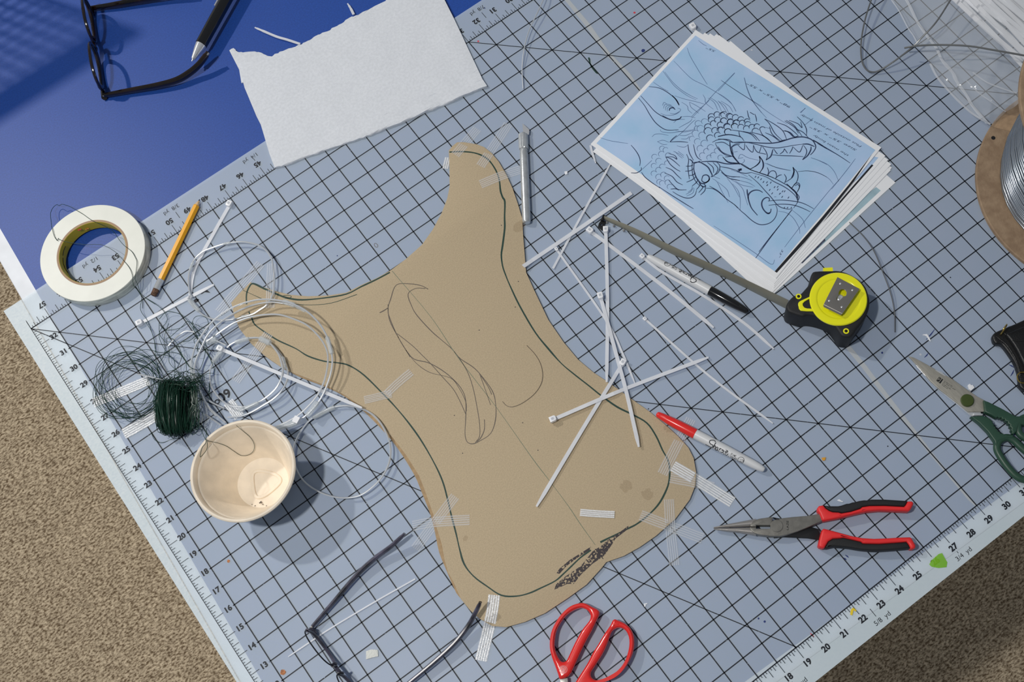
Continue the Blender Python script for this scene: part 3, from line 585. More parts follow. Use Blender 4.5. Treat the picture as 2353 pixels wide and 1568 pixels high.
def marker(name, a, b_, e, label, capm, LZ=.235):
    A = W(a[0], a[1], LZ); B = W(b_[0], b_[1], LZ); E = W(e[0], e[1], LZ); d = (E-A).normalized(); lc = (B-A).dot(d); L = (E-A).length
    t = thing(name, tuple((A+E)/2-Vector((0, 0, LZ))), label, 'marker')
    MB().rod(A, E, [(0, .07), (.03, .11), (.08, .135), (.25, .155), (.6, .19), (1.0, .215), (lc-.03, .235), (lc, .23)], 28).build('cap', M[capm], t)
    u = d.cross(Vector((0, 0, 1))).normalized()
    q = A+d*.1+Vector((0, 0, .13)); MB().rod(q, q+d*.9, [(0, .02), (.08, .045), (.5, .05), (.8, .04), (.9, .01)], 8).build('clip', M[capm], t)
    MB().rod(A, E, [(lc-.005, .2), (lc, .222), (lc+.1, .226), (lc+1.6, .216), (L-.55, .185), (L-.3, .165), (L-.12, .14), (L-.03, .1), (L, .05)], 28).build('barrel', M['grey_plastic'], t)
    return t, A, d, lc, L
rm, A, d, lc, L = marker('permanent_marker', (1509, 951.5), (1598, 997.5), (1757, 1081), 'permanent marker with red cap lying between the template and the pliers', 'red')
u = Vector((-d.y, d.x, 0)).normalized(); LOC = []
for grp in (LET, FP, AP):
    for s in grp:
        q = [W(1500+x/8.404, 930+y/8.404, .43)-A for x, y in s]; LOC.append([(v.dot(d), v.dot(u)) for v in q])
def letter(t, A, d, lc0, lc1, dy=0):
    u = Vector((-d.y, d.x, 0)).normalized(); b = MB()
    for i, s in enumerate(LOC):
        P = []
        for a, y in s:
            r = .228-max(0, a-lc0-.3)*.014; y += dy; y = max(-r*.98, min(r*.98, y)); P.append(A+d*(a-lc0+lc1)+u*y+Vector((0, 0, math.sqrt(r*r-y*y)+.002)))
        b.tube(cr(P, 4) if len(P) > 2 else P, .019 if i < len(LET) else .0095, 5)
    b.build('printed_lettering', M['black_print'], t)
letter(rm, A, d, lc, lc, .045)
bk, A2, d2, lc2, L2 = marker('permanent_marker', (1719, 717), (1631, 668.5), (1487, 589), 'permanent marker with black cap lying below the steel tape blade', 'black_gloss'); letter(bk, A2, d2, lc, lc2, .1)
q0 = W(441, 141, .45); q1 = W(552, -60, .5); L = (q1-q0).length
pn = thing('ballpoint_pen', tuple((q0+q1)/2-Vector((0, 0, .5))), 'black pen with silver tip resting on the tortoiseshell eyeglasses', 'pen')
MB().rod(q0, q1, [(0, .025), (.12, .05), (.15, .1), (.75, .22), (1.0, .25)], 24).build('tip_cone', M['chrome'], pn); MB().rod(q0, q1, [(1.0, .25), (1.02, .275), (2.6, .29), (L, .29)], 24).build('barrel', M['black_gloss'], pn)
b = MB(); e = (q1-q0).normalized(); s_ = e.cross(Vector((0, 0, 1))).normalized(); a = q0+e*3.2-s_*.27+Vector((0, 0, .14)); b.tube([a, a+e*1.5], .045, 6); b.build('clip', M['chrome'], pn)
# ------------------------------------------------------------------ bowl
c = W(558.4, 1081.8, 2.2); bw = thing('bowl', (c.x, c.y, 0), 'empty cream coloured pulp bowl with rolled rim beside the hank of green wire', 'bowl')
M['pulp'] = mat('pulp', (243, 230, 210), 0.6, var=.03, vscale=50, bump=.15, bscale=600)
MB().lathe(c, [(1.02, .0), (1.12, .02), (2.12, 2.0), (2.2, 2.08), (2.25, 2.16), (2.25, 2.22), (2.2, 2.26), (2.13, 2.26), (2.08, 2.2), (2.05, 1.98), (1.99, 1.94), (1.97, 1.9), (1.2, .22), (1.14, .12), (1.05, .1), (.7, .09), (.0, .09)], 96).build('shell', M['pulp'], bw)
tri = cr([W(420+x/5.6, 940+y/5.6, .12) for x, y in [(960, 800), (1080, 810), (1200, 850), (1255, 910), (1220, 980), (1080, 1100), (980, 1140), (930, 1110), (905, 1000), (900, 850)]], 6, True)
MB().tube(tri, .07, 8, True, .5).build('base_ridge', M['pulp'], bw)
for px, py, r, z in ((598.6, 1155.5, .055, .14), (550, 1161, .04, .32), (604, 1160, .025, .12), (579, 1160, .02, .12), (586, 1163, .025, .12), (612, 1163, .02, .12)):
    p = W(px, py, z); MB().tube([p-Vector((r, 0, -.01)), p+Vector((r, r*.4, .02)), p+Vector((r*.3, -r, .01))], r*.5, 6).build('crumb', M['graphite'], bw)

# ------------------------------------------------------------------ wire rings wrapped with clear tape
def ringwire(name, runs, label, r=.042, sleeves=(), m='wire', cat='wire'):
    P0 = None; t = None
    for pts, z0, z1, closed in runs:
        zz = [z0+(z1-z0)*(.5-.5*math.cos(math.pi*2*i/len(pts))) for i in range(len(pts))]
        P = cr([W(x, y, z) for (x, y), z in zip(pts, zz)], 7, closed)
        if t is None: t = thing(name, (P[0].x, P[0].y, 0.0), label, cat)
        MB().tube(P, r, 8, closed).build('wire_strand', M[m], t)
    for a, b_, z, rr in sleeves:
        A = W(*a, z); B = W(*b_, z); L = (B-A).length
        MB().rod(A, B, [(0, rr*.6), (.04, rr), (L*.3, rr*1.15), (L*.5, rr), (L*.8, rr*1.1), (L-.03, rr), (L, rr*.6)], 9).build('tape_sleeve', M['clear_wrap'], t)
    return t
def Y1(p): return zc(420, 540, 6.532, p)
def Y2(p): return zc(430, 660, 4.48, p)
ringwire('wire_ring', [(Y1([(80, 950), (150, 1080), (250, 1160), (350, 1230), (500, 1275), (650, 1280), (800, 1260), (900, 1235), (1050, 1190), (1150, 1130), (1250, 1060), (1320, 960), (1360, 860), (1375, 740), (1375, 620), (1360, 500), (1340, 380), (1290, 280), (1210, 200), (1120, 150), (980, 115), (850, 105), (700, 120), (600, 140), (450, 190), (320, 240), (250, 290), (190, 350), (140, 430), (110, 520), (90, 640), (90, 760), (110, 880), (140, 940)]), .12, .34, False)],
         'single silver wire ring lying over the left lobe of the cardboard template', sleeves=[(Y1([(90, 970)])[0], Y1([(250, 1150)])[0], .16, .1), (Y1([(870, 1235)])[0], Y1([(1000, 1205)])[0], .22, .06), (Y1([(610, 138)])[0], Y1([(720, 116)])[0], .32, .06), (Y1([(105, 540)])[0], Y1([(160, 400)])[0], .24, .06)])
coil = ringwire('wire_coil', [(Y2([(300, 1330), (220, 1240), (160, 1120), (110, 1000), (60, 900), (38, 800), (60, 700), (90, 600), (150, 500), (230, 390), (340, 290), (470, 210), (600, 160), (740, 130), (880, 130), (1000, 150), (1100, 180), (1200, 230), (1290, 300), (1370, 390), (1430, 490), (1470, 590), (1490, 690), (1495, 780), (1480, 880), (1450, 980), (1410, 1080), (1360, 1170), (1290, 1260), (1200, 1340), (1100, 1400), (1000, 1440), (900, 1475)]), .25, 1.0, False),
                       (Y2([(400, 1400), (300, 1310), (220, 1230), (150, 1110), (110, 1010), (75, 880), (90, 760), (150, 620), (210, 500), (300, 400), (420, 310), (560, 230), (700, 180), (850, 155), (960, 163), (1060, 180), (1150, 205)]), .25, .8, False),
                       (Y2([(200, 560), (250, 525), (300, 490), (400, 420), (500, 360), (650, 310), (800, 285), (950, 285), (1100, 330), (1230, 390), (1330, 480), (1400, 570), (1440, 660), (1450, 740), (1440, 850), (1410, 970), (1360, 1080), (1290, 1180), (1180, 1290), (1080, 1360), (960, 1420), (890, 1450)]), .3, .75, False),
                       (Y2([(410, 625), (450, 590), (530, 550), (640, 525), (750, 525), (830, 560), (890, 620), (940, 690), (970, 770), (985, 850), (970, 930), (930, 1020), (870, 1090), (780, 1160), (700, 1200), (600, 1250), (540, 1280)]), .2, .5, False),
                       (Y2([(400, 600), (340, 570), (290, 550), (240, 560)]), .3, .4, False),
                       (Y2([(380, 650), (320, 700), (270, 775), (240, 850), (235, 930), (250, 1020), (290, 1090), (350, 1160), (430, 1215), (520, 1232), (620, 1235)]), .2, .35, False),
                       (Y2([(850, 575), (920, 640), (980, 720), (1020, 810), (1035, 890), (1020, 980), (970, 1070), (890, 1150), (780, 1220), (660, 1290), (550, 1330), (420, 1342)]), .2, .4, False),
                       (Y2([(180, 1135), (260, 1190), (380, 1250)]), .15, .2, False), (Y2([(185, 1310), (280, 1375), (350, 1425)]), .15, .2, False)],
         'tangle of silver wire hoops bound with clear tape between the bowl and the template', sleeves=[(*Y2([(985, 145), (1110, 190)]), .78, .11), (*Y2([(1110, 190), (1220, 250)]), .78, .075), (*Y2([(1440, 510), (1490, 690)]), .85, .1), (*Y2([(1345, 1180), (1235, 1330)]), .5, .12), (*Y2([(1140, 1385), (920, 1465)]), .45, .12), (*Y2([(490, 570), (640, 528)]), .3, .09), (*Y2([(745, 525), (860, 580)]), .4, .13), (*Y2([(355, 660), (265, 780)]), .25, .11), (*Y2([(740, 1190), (595, 1250)]), .3, .09), (*Y2([(975, 720), (1000, 840)]), .35, .12), (*Y2([(40, 760), (60, 960)]), .4, .1), (*Y2([(200, 570), (310, 540)]), .35, .14), (*Y2([(530, 1275), (590, 1250)]), .3, .11)])
ringwire('wire_ring', [(zc(400, 900, 3.357, [(925, 430), (960, 340), (1020, 250), (1100, 180), (1200, 130), (1320, 110), (1440, 130), (1540, 185), (1610, 270), (1655, 370), (1670, 460), (1655, 560), (1610, 650), (1540, 730), (1440, 800), (1330, 822), (1220, 810), (1110, 770), (1010, 700), (950, 610), (925, 520)]), .1, .3, True)],
         'single silver wire ring lying against the right side of the bowl', sleeves=[(*zc(400, 900, 3.357, [(1070, 205), (1240, 118)]), .2, .09)])
t = ringwire('wire_piece', [(zc(190, 740, 5.406, [(1065, 300), (1130, 225), (1210, 155), (1290, 115), (1400, 130)]), .08, .3, False)], 'short bent silver wire piece among the loose green strands', .04)
t = ringwire('needle', [(zc(190, 740, 5.406, [(685, 650), (830, 680), (992, 725)]), .15, .4, False)], 'short straight silver wire poking out left of the green wire hank', .035)
p = W(682, 966, .55); MB().box((p.x, p.y, p.z), (.3, .26, .22), .5).build('clamp', M['nylon_solid'], coil)

# ------------------------------------------------------------------ hank of green wire
hc = W(396, 938, .5); gw = thing('green_wire_hank', (hc.x, hc.y, 0), 'dark green floral wire hank with loose loops beside the bowl', 'wire')
ex = (W(400, 938, .5)-W(392, 938, .5)).normalized(); ey = (W(396, 934, .5)-W(396, 942, .5)).normalized(); rnd = random.Random(3)
path = []
for k in range(230):
    ox = rnd.uniform(-1, 1); A = (1.22-.28*ox*ox)*rnd.uniform(.86, 1.1); H = .52*math.sqrt(max(.12, 1-ox*ox*.8))*rnd.uniform(.7, 1.05); sk = rnd.uniform(-.13, .13); w0 = .62*ox+rnd.uniform(-.07, .07); dy = rnd.uniform(-.12, .12)
    for j in range(18):
        a = 2*math.pi*(j/18)+k*.1; s_ = math.sin(a); x = w0*(1+.12*math.cos(a*1)+.15*(1-abs(s_)))+sk*s_
        path.append(hc+ex*x+ey*(A*s_+dy)+Vector((0, 0, .06+H+H*math.cos(a)-.5)))
MB().tube(path, .0145, 4).build('wound_wire', M['green_wire'], gw, smooth=80)
path = []
for k in range(26):
    o_ = rnd.uniform(.7, 1.35); A = rnd.uniform(.75, 1.25); sk = rnd.uniform(-.3, .3); H = rnd.uniform(.2, .5)
    for j in range(18):
        a = 2*math.pi*(j/18); path.append(hc+ex*(o_*.85+.33*math.cos(a)+sk*math.sin(a)*.5)+ey*(A*math.sin(a)+rnd.uniform(-.03, .03)+.1)+Vector((0, 0, H+H*math.cos(a)-.44)))
MB().tube(path, .0135, 4).build('outer_loops', M['green_wire'], gw, smooth=80)
def Y3(p): return zc(190, 740, 5.406, p)
path = []
for k in range(11):
    cx, cy = 545+rnd.uniform(-30, 60), 830+rnd.uniform(-130, 60); rx = rnd.uniform(310, 450); ry = rnd.uniform(270, 420); ph = rnd.uniform(-.5, .4)
    for j in range(22):
        a = 2*math.pi*j/22+2.0; x = rx*math.cos(a); y = ry*math.sin(a)
        path.append(Y3([(cx+x*math.cos(ph)-y*math.sin(ph), cy+x*math.sin(ph)+y*math.cos(ph))])[0]+(.08+.25*abs(math.sin(a*.5+k))+rnd.uniform(0, .04),))
P = cr([W(x, y, z) for x, y, z in path], 3); gl = thing('green_wire_loops', tuple(W(292, 895, 0)), 'open oval of loose thin green wire loops lying left of the wound hank', 'wire'); MB().tube(P, .0125, 4).build('loop', M['green_wire'], gl, smooth=80)
path = []
for k in range(3):
    cx, cy = 600+rnd.uniform(-30, 60), 800+rnd.uniform(-60, 60); rx = rnd.uniform(180, 330); ry = rnd.uniform(250, 380); ph = rnd.uniform(-.9, .9)
    for j in range(16):
        a = 2*math.pi*j/16+2.0; x = rx*math.cos(a); y = ry*math.sin(a); path.append(Y3([(cx+x*math.cos(ph)-y*math.sin(ph), cy+x*math.sin(ph)+y*math.cos(ph))])[0]+(.1+.2*abs(math.sin(a)),))
P = cr([W(x, y, z) for x, y, z in path], 3); MB().tube(P, .011, 4).build('loop', M['green_wire'], gl, smooth=80)
path = []
for k in range(40):
    x = rnd.uniform(860, 1480); y = 720+rnd.uniform(-70, 90); rr = rnd.uniform(20, 80)
    for j in range(7): a = 2*math.pi*j/7+k; path.append(Y3([(x+rr*math.cos(a), y+rr*.9*math.sin(a))])[0]+(rnd.uniform(.5, .95),))
P = cr([W(x, y, z) for x, y, z in path], 3); MB().tube(P, .012, 4).build('frizzed_top', M['green_wire'], gw, smooth=80)
STR = [(Y3([(780, 0), (850, 110), (890, 230), (905, 330), (900, 430), (930, 520), (960, 600)]), .1), (Y3([(950, 0), (955, 150), (1000, 220), (1060, 290), (1075, 380), (1075, 500), (1150, 590), (1230, 640)]), .15), (Y3([(1070, 20), (1040, 100), (1010, 220), (1025, 330), (1000, 440), (930, 540), (960, 640)]), .12),
       (Y3([(1300, 20), (1200, 80), (1030, 100), (960, 40)]), .2), (Y3([(1110, 250), (1050, 245), (1045, 205), (1090, 200), (1150, 240), (1200, 320), (1230, 430), (1190, 540), (1150, 590), (1050, 620)]), .25), (Y3([(1250, 250), (1330, 230), (1400, 180), (1460, 170), (1420, 100), (1360, 0)]), .35), (Y3([(1390, 150), (1300, 200), (1160, 300), (1080, 360), (1010, 410)]), .3),
       (Y3([(560, 410), (700, 360), (820, 345), (950, 380), (1080, 375), (1200, 400), (1280, 490), (1290, 600), (1320, 640)]), .3), (Y3([(560, 410), (640, 480), (800, 430), (1010, 410), (1130, 470), (1150, 590)]), .2), (Y3([(1390, 270), (1385, 220), (1430, 200), (1470, 250), (1530, 310), (1500, 480), (1460, 580), (1430, 600), (1330, 560), (1290, 500), (1220, 390), (1160, 290)]), .5),
       (Y3([(1350, 10), (1400, 100), (1470, 190), (1530, 280), (1570, 420), (1640, 620), (1560, 640), (1450, 690)]), .5), (Y3([(1400, 30), (1540, 90), (1560, 20)]), .4), (Y3([(1500, 330), (1560, 420), (1610, 510), (1600, 560)]), .3), (Y3([(1490, 160), (1420, 260), (1440, 420), (1380, 440)]), .5), (Y3([(1560, 900), (1580, 800), (1570, 770), (1580, 900), (1560, 1000)]), .2),
       (Y3([(1440, 1280), (1500, 1330), (1560, 1420)]), .3), (Y3([(1300, 1330), (1380, 1400), (1440, 1300), (1430, 1100), (1330, 1000)]), .35), (Y3([(850, 1380), (900, 1470), (990, 1500), (1110, 1460), (1200, 1440)]), .05)]
for pts, z in STR:
    P = cr([W(x, y, z+.06*math.sin(i*1.7)) for i, (x, y) in enumerate(pts)], 6); tag(MB().tube(P, .0125, 5).build('green_wire_strand', M['green_wire']), 'loose kinked strand of thin green wire in the tangle between hank and tape roll', 'wire', 'loose green wire strands')
def rolz(px, py):
    p = W(px, py, .57); r = math.hypot(p.x-W(212.5, 580.5, .55).x, p.y-W(212.5, 580.5, .55).y); return .6 if r < 2.68 else max(.05, .6-(r-2.68)*.7)
pts = zc(70, 450, 6.03, [(1550, 1560), (1550, 1450), (1510, 1340), (1430, 1240), (1410, 1100), (1370, 1000), (1290, 900), (1200, 800), (1100, 730), (1000, 685), (900, 675), (780, 680), (700, 670), (590, 655), (480, 635), (390, 600), (388, 590), (375, 620), (362, 612), (330, 560), (300, 450), (285, 340), (280, 240), (310, 170), (360, 125), (400, 135), (440, 120), (520, 140), (600, 180), (720, 250), (850, 340), (1000, 410), (1120, 470), (1180, 530), (1230, 610), (1300, 690), (1400, 770), (1450, 850), (1475, 920), (1465, 1030), (1450, 1150), (1480, 1220), (1530, 1350), (1600, 1420), (1720, 1500)])
tag(MB().tube(cr([W(x, y, rolz(x, y)) for x, y in pts], 6), .012, 5).build('green_wire_strand', M['green_wire']), 'long thin green wire strand looping over the white tape roll', 'wire')
for pts, z in ((zc(150, 550, 2.941, [(517, 400), (510, 480), (560, 560), (600, 680), (610, 750), (640, 800), (690, 900)]), .1), (zc(150, 550, 2.941, [(540, 395), (640, 460), (690, 540), (640, 620), (640, 680), (690, 770), (760, 840)]), .12), (zc(150, 550, 2.941, [(635, 540), (690, 490), (790, 515), (860, 600), (900, 680), (890, 760)]), .2), (zc(150, 550, 2.941, [(700, 670), (790, 590), (830, 555), (880, 600), (940, 640), (970, 590), (950, 530), (890, 520), (860, 560), (880, 640), (930, 720), (990, 760)]), .3)):
    o = MB().tube(cr([W(x, y, z+.05*math.sin(i*2.1)) for i, (x, y) in enumerate(pts)], 6), .0125, 5).build('green_wire_strand', M['green_wire']); tag(o, 'loose kinked strand of thin green wire in the tangle between hank and tape roll', 'wire', 'loose green wire strands')
def bowl_hit(px, py):            # where a ray meets the inside of the bowl
    d = (W(px, py, 0)-CC).normalized(); bc = W(558.4, 1081.8, 2.2); t = (W(px, py, 2.35)-CC).length; p = CC+d*t
    for k in range(260):
        p = CC+d*t; r = math.hypot(p.x-bc.x, p.y-bc.y); R = 1.2+.77*max(0, (p.z-.22))/1.68
        if (r > R-.05 and p.z < 1.95) or p.z < .13 or (r > 2.0 and p.z < 2.28 and r < 2.3): break
        t += .012
    return p
pts = zc(420, 940, 5.6, [(310, 410), (450, 440), (560, 480), (650, 540), (750, 600), (850, 590), (910, 540), (920, 460), (870, 370), (780, 290), (690, 215)])
tag(MB().tube(cr([bowl_hit(*q) for q in pts], 6), .011, 5).build('green_wire_strand', M['green_wire']), 'thin green wire strand curling inside the cream bowl', 'wire')
pts = zc(420, 940, 5.6, [(215, 215), (240, 280), (290, 390), (312, 420), (310, 520), (235, 615), (225, 600), (250, 500), (295, 440), (300, 350), (310, 250)])
tag(MB().tube(cr([W(x, y, 2.36 if i > 1 else 2.0) for i, (x, y) in enumerate(pts)], 5), .0125, 5).build('green_wire_strand', M['green_wire']), 'green wire strand hooked in a narrow loop over the left rim of the bowl', 'wire')

# ------------------------------------------------------------------ eyeglasses
M['tortoise'] = mat('tortoise', (12, 10, 9), 0.14, c2=(36, 20, 11), vscale=40, coat=.6); M['grey_acetate'] = mat('grey_acetate', (20, 19, 24), 0.22, c2=(88, 84, 104), vscale=60, coat=.6)
M['lens'] = mat('lens', (235, 240, 250), .02, trans=.9, spec=.9)
def glasses(label, h1, h2, z0, temples, m, rh, tipm=None, thick=.085, lean=0.0, thin=False):
    A = W(*h1, z0+.16); B = W(*h2, z0+.16); ax = (B-A).normalized(); Wd = (B-A).length; ctr = (A+B)/2
    g_ = thing('eyeglasses', (ctr.x, ctr.y, z0), label, 'eyeglasses')
    nrm = Vector((-ax.y, ax.x, 0)); up = (Vector((0, 0, 1))+nrm*lean).normalized(); base = Vector((0, 0, z0-A.z+.02))
    lw = Wd*.41
    for s, cx in ((-1, Wd*.245), (1, Wd*.755)):
        c = A+ax*cx+base+up*(rh/2+thick); lp = []; n = 40
        for k in range(n):
            a = 2*math.pi*k/n; ca, sa = math.cos(a), math.sin(a); e = 2/2.5
            lp.append(c+ax*(lw/2*math.copysign(abs(ca)**e, ca)*(1+.08*(-sa)))+up*(rh/2*math.copysign(abs(sa)**e, sa)))
        if thin:
            MB().tube(lp, .03, 8, True).build('rim_wire', M['dark_steel'], g_)
            bar = [p for p in lp[20:]]+[lp[0]]; MB().tube(bar, thick, 10, flat=.8).build('brow_bar', M[m], g_)
        else: MB().tube(lp, [thick*(1.15 if k >= 20 else .85) for k in range(n)], 10, True, .8).build('rim', M[m], g_)
        b = MB(); k = len(b.v); b.v += [c]+lp; b.f += [(0, i+1, (i+1) % n+1) for i in range(n)]; b.build('lens', M['lens'], g_)
        q = c-ax*s*-1*0+ax*(-s)*(lw/2-.02)-up*.1
        MB().tube(cr([q+up*.2, q+up*.02+nrm*.14*(1 if not lean else 1), q-up*.16+nrm*.1], 5), .05, 8).build('nose_pad', M[m], g_)
    br = [A+ax*(Wd*.245+lw/2)+base+up*(rh*.32), A+ax*Wd*.5+base+up*(rh*.28+.12), A+ax*(Wd*.755-lw/2)+base+up*(rh*.32)]
    MB().tube(cr(br, 6), thick*.9, 8).build('bridge', M[m], g_)
    for e, s in ((A, -1), (B, 1)):
        MB().tube([e+base+up*.1+ax*s*-.35, e+base+up*.12+ax*s*-.02, e+base+up*.14+nrm*0], thick*1.2, 8).build('end_piece', M[m], g_)
    for tp in temples:
        P = cr([W(x, y, z0+z) for x, y, z in tp], 7); k = len(P)
        o = MB().tube(P, [thick*(.8+.35*math.sin(i/k*3)) if i < k-2 else thick*.7 for i in range(k)], 10, flat=1.5).build('temple', M[m], g_)
        MB().tube([P[0]-(P[1]-P[0]).normalized()*.08, P[0]+(P[1]-P[0]).normalized()*.12], .06, 8).build('hinge', M['steel'], o)
        if tipm: MB().tube(P[-3:], .088, 10, flat=1.2).build('temple_tip', M[tipm], o)
glasses('black tortoiseshell eyeglasses lying upside down on the blue table top', (207, 20), (238, 224), -.08, [[(210, 19, .2), (260, 12, .22), (310, 3, .25), (380, -8, .3), (440, -16, .4)], [(240, 219, .2), (300, 208, .22), (360, 197, .26), (405, 185, .3), (435, 168, .4), (458, 148, .6), (479, 120, .85)]], 'tortoise', 1.5, 'steel', thick=.115, lean=.2)
glasses('grey and black half rim eyeglasses lying upside down at the bottom beside the red scissors', (714, 1444), (856, 1640), 0, [[(718, 1440, .18), (770, 1380, .2), (820, 1322, .24), (860, 1285, .3), (900, 1255, .45), (930, 1227, .65)], [(860, 1636, .18), (935, 1574, .22), (1000, 1520, .26), (1045, 1478, .32), (1075, 1440, .42), (1092, 1410, .6), (1104, 1384, .85)]], 'grey_acetate', 1.35, None, .095, -.05, True)

# ------------------------------------------------------------------ loose wires on the right
def wirething(runs, label, r, m='grey_wire'):
    t = None
    for pts, z in runs:
        P = cr([W(x, y, z[i] if isinstance(z, list) else z) for i, (x, y) in enumerate(pts)], 7)
        if t is None: o = t = thing('loose_wire', (P[0].x, P[0].y, 0), label, 'wire')
        MB().tube(P, r, 7).build('wire_strand', M[m], t)
wirething([(zc(1753, 450, 3.92, [(780, 240), (900, 360), (1000, 500), (1080, 690), (1150, 880), (1185, 1050), (1190, 1230)]), [.04, .1, .2, .25, .2, .1, .04])], 'thin grey wire curving between the drawings and the bare grid right of the tape measure', .025)
wirething([(zc(1150, 0, 3.92, [(420, -90), (385, 0), (330, 120), (260, 270), (215, 430), (195, 620), (205, 800)]), [.2, .3, .3, .25, .2, .1, .05])], 'thin silver wire curving down from the top edge right of the paper towel', .028, 'wire')
wirething([(zc(1753, 0, 3.92, [(1010, -120), (975, 0), (920, 180), (885, 380), (890, 540), (930, 625), (990, 650), (1060, 630), (1200, 540), (1340, 430), (1430, 340), (1560, 200), (1690, 0), (1780, -150)]), [.6, .5, .4, .3, .2, .15, .12, .2, .5, .8, 1.1, 1.5, 1.8, 2.0])], 'dark steel wire bent in a loop at the top left of the plastic bag', .04)
wirething([(zc(1753, 0, 3.92, [(1275, 432), (1400, 412), (1600, 405), (1850, 415), (2100, 455), (2352, 500), (2500, 530)]), [.75, 1.0, 1.3, 1.7, 2.0, 2.2, 2.3])], 'dark steel wire reaching over the plastic bag toward the wire spool', .045)

# ------------------------------------------------------------------ unseen mesh panel added beyond the corner to cast a grid shadow on the table
mo = thing('mesh_shadow_panel', (1.5, 54, -.08), 'unseen black wire mesh panel added beyond the top left corner to cast a grid shadow', 'shadow panel')
b = MB()
for k in range(13): b.tube([(-3+k*.74, 54, -.06), (-3+k*.74, 54, 13.4)], .09, 5)
b.build('mesh_upright', M['dark_steel'], mo)['kind'] = 'stuff'
b = MB()
for k in range(15): b.tube([(-3.3, 54.1, .5+k*.88), (6.2, 54.1, .5+k*.88)], .07, 5)
b.build('mesh_crosswire', M['dark_steel'], mo)['kind'] = 'stuff'
MB().box((1.5, 54, 14.2), (9.8, .25, 1.8)).build('top_band', M['dark_steel'], mo); MB().box((1.5, 54.6, -.02), (9.8, 2.2, .12)).build('foot', M['dark_steel'], mo)
for x in (-3.3, 6.3): MB().box((x, 54, 7.2), (.2, .25, 14.4)).build('side_post', M['dark_steel'], mo)

# ------------------------------------------------------------------ drawings
def rect_from(R, B, z, flip=False):  # letter sheet with its short side from R to B
    r = W(*R, z); b_ = W(*B, z); s = (r-b_).normalized(); l = Vector((-s.y, s.x, 0)); b_ = r-s*8.5
    return [b_, r, r+l*11, b_+l*11]
PG = 'letter size sheets in the drawing stack'
def sheet(cs, z, label, th=.008):
    o = thing('drawing_sheet', tuple(sum(cs, Vector())/4), label, 'paper', PG); MB().prism([(p.x, p.y) for p in cs], z, z+th, 0).build('paper', M['paper'], o, smooth=0); return o
M['teal_print'] = mat('teal_print', (166, 196, 208), .7, var=.06, vscale=40); M['blue_print'] = mat('blue_print', (166, 206, 240), .7, c2=(186, 212, 246), vscale=22); M['dark_print'] = mat('dark_print', (70, 78, 100), .7, var=.3, vscale=300); M['black_edge'] = mat('black_edge', (24, 28, 36), .7)
s1 = sheet(rect_from((2057.5, 419.6), (1778, 675), .012), .006, 'lowest sheet of the drawing stack with a pale teal print along its edge')
MB().poly(WW(zc(1640, 430, 5.602, [(2090, 0), (2150, 45), (1140, 985), (1105, 965), (1400, 660), (1900, 150)]), .0155), .0155).build('teal_print', M['teal_print'], s1, smooth=0)
MB().poly(WW(zc(1640, 430, 5.602, [(1420, 650), (1440, 690), (1140, 985), (1105, 965)]), .017), .017).build('dark_print', M['dark_print'], s1, smooth=0)
def long_from(B, q, z):          # sheet with its long side from B toward q
    b_ = W(*B, z); l = (W(*q, z)-b_).normalized(); s = Vector((l.y, -l.x, 0)); return [b_, b_+s*8.5, b_+s*8.5+l*11, b_+l*11]
sheet(long_from((1774, 667), (1590, 515), .03), .02, 'lower white sheet fanned out past the lower left edge of the blue drawing')
sheet(rect_from((2047, 391), (1779, 668), .045), .034, 'plain white sheet just above the lowest teal printed sheet')
sheet(rect_from((2048, 377.5), (1780, 660), .06), .048, 'plain white sheet in the middle of the fanned drawing stack')
sheet(rect_from((2041, 367), (1781, 655), .075), .062, 'plain white sheet third below the blue drawing on top')
s5 = sheet(rect_from((2034.5, 358), (1783, 648), .09), .078, 'sheet directly under the top drawing with a blue and black printed edge')
MB().poly(WW([(2009, 360), (2018.5, 362), (1985, 402), (1960, 420)], .088), .088).build('blue_print', M['blue_print'], s5, smooth=0)
MB().poly(WW([(2003, 378), (2007, 380), (1948, 447), (1905, 497), (1890, 513), (1930, 462)], .089), .089).build('black_print', M['black_edge'], s5, smooth=0)
PZ1 = .12
TC = [W(1357, 331.5, PZ1), W(1783, 640, PZ1), W(2025, 339, PZ1), W(1599, 69, PZ1)]
tp = thing('drawing_sheet', tuple(sum(TC, Vector())/4-Vector((0, 0, .01))), 'top sheet of the stack showing a blue pencil sketch of a horned dragon head', 'paper', PG)
MB().prism(TC, PZ1-.012, PZ1, 0).build('paper', M['paper'], tp, smooth=0)
E0 = [(1370.5, 329.6), (1420, 363), (1480, 405), (1545, 456), (1620, 511), (1700, 567), (1780, 624), (1830, 562), (1890, 492), (1950, 419), (2011.5, 345), (1900, 271), (1800, 207), (1700, 145), (1598, 81.6), (1520, 165), (1440, 254)]
MB().poly(WW(E0, PZ1+.003), PZ1+.003).build('blue_print', M['blue_print'], tp, smooth=0)
MB().poly(WW([(2004, 354), (1950, 425), (1890, 498), (1830, 567), (1780, 624), (1785, 627), (1850, 556), (1905, 489), (1962, 417)], PZ1+.004), PZ1+.004).build('black_border', M['black_edge'], tp, smooth=0)
DZ = PZ1+.006
inkb = {.5: MB(), 1: MB(), 2: MB()}
def dr(f, wd, *strokes):
    for s in strokes:
        q = zc(*f, s); P = cr(WW(q, DZ), 4) if len(q) > 2 else WW(q, DZ); k = len(P)
        inkb[wd].ribbon(P, [(.026, .042, .064)[(.5, 1, 2).index(wd)]*(.55+.45*math.sin(math.pi*(i+.5)/k)) for i in range(k)])
F2 = (1450, 230, 6.272); F3 = (1650, 160, 6.272); F4 = (1680, 330, 6.272); F1 = (1350, 60, 5.8075); F5 = (1790, 170, 5.807); F6 = (1640, 430, 5.602); F0 = (1250, 100, 2.613)
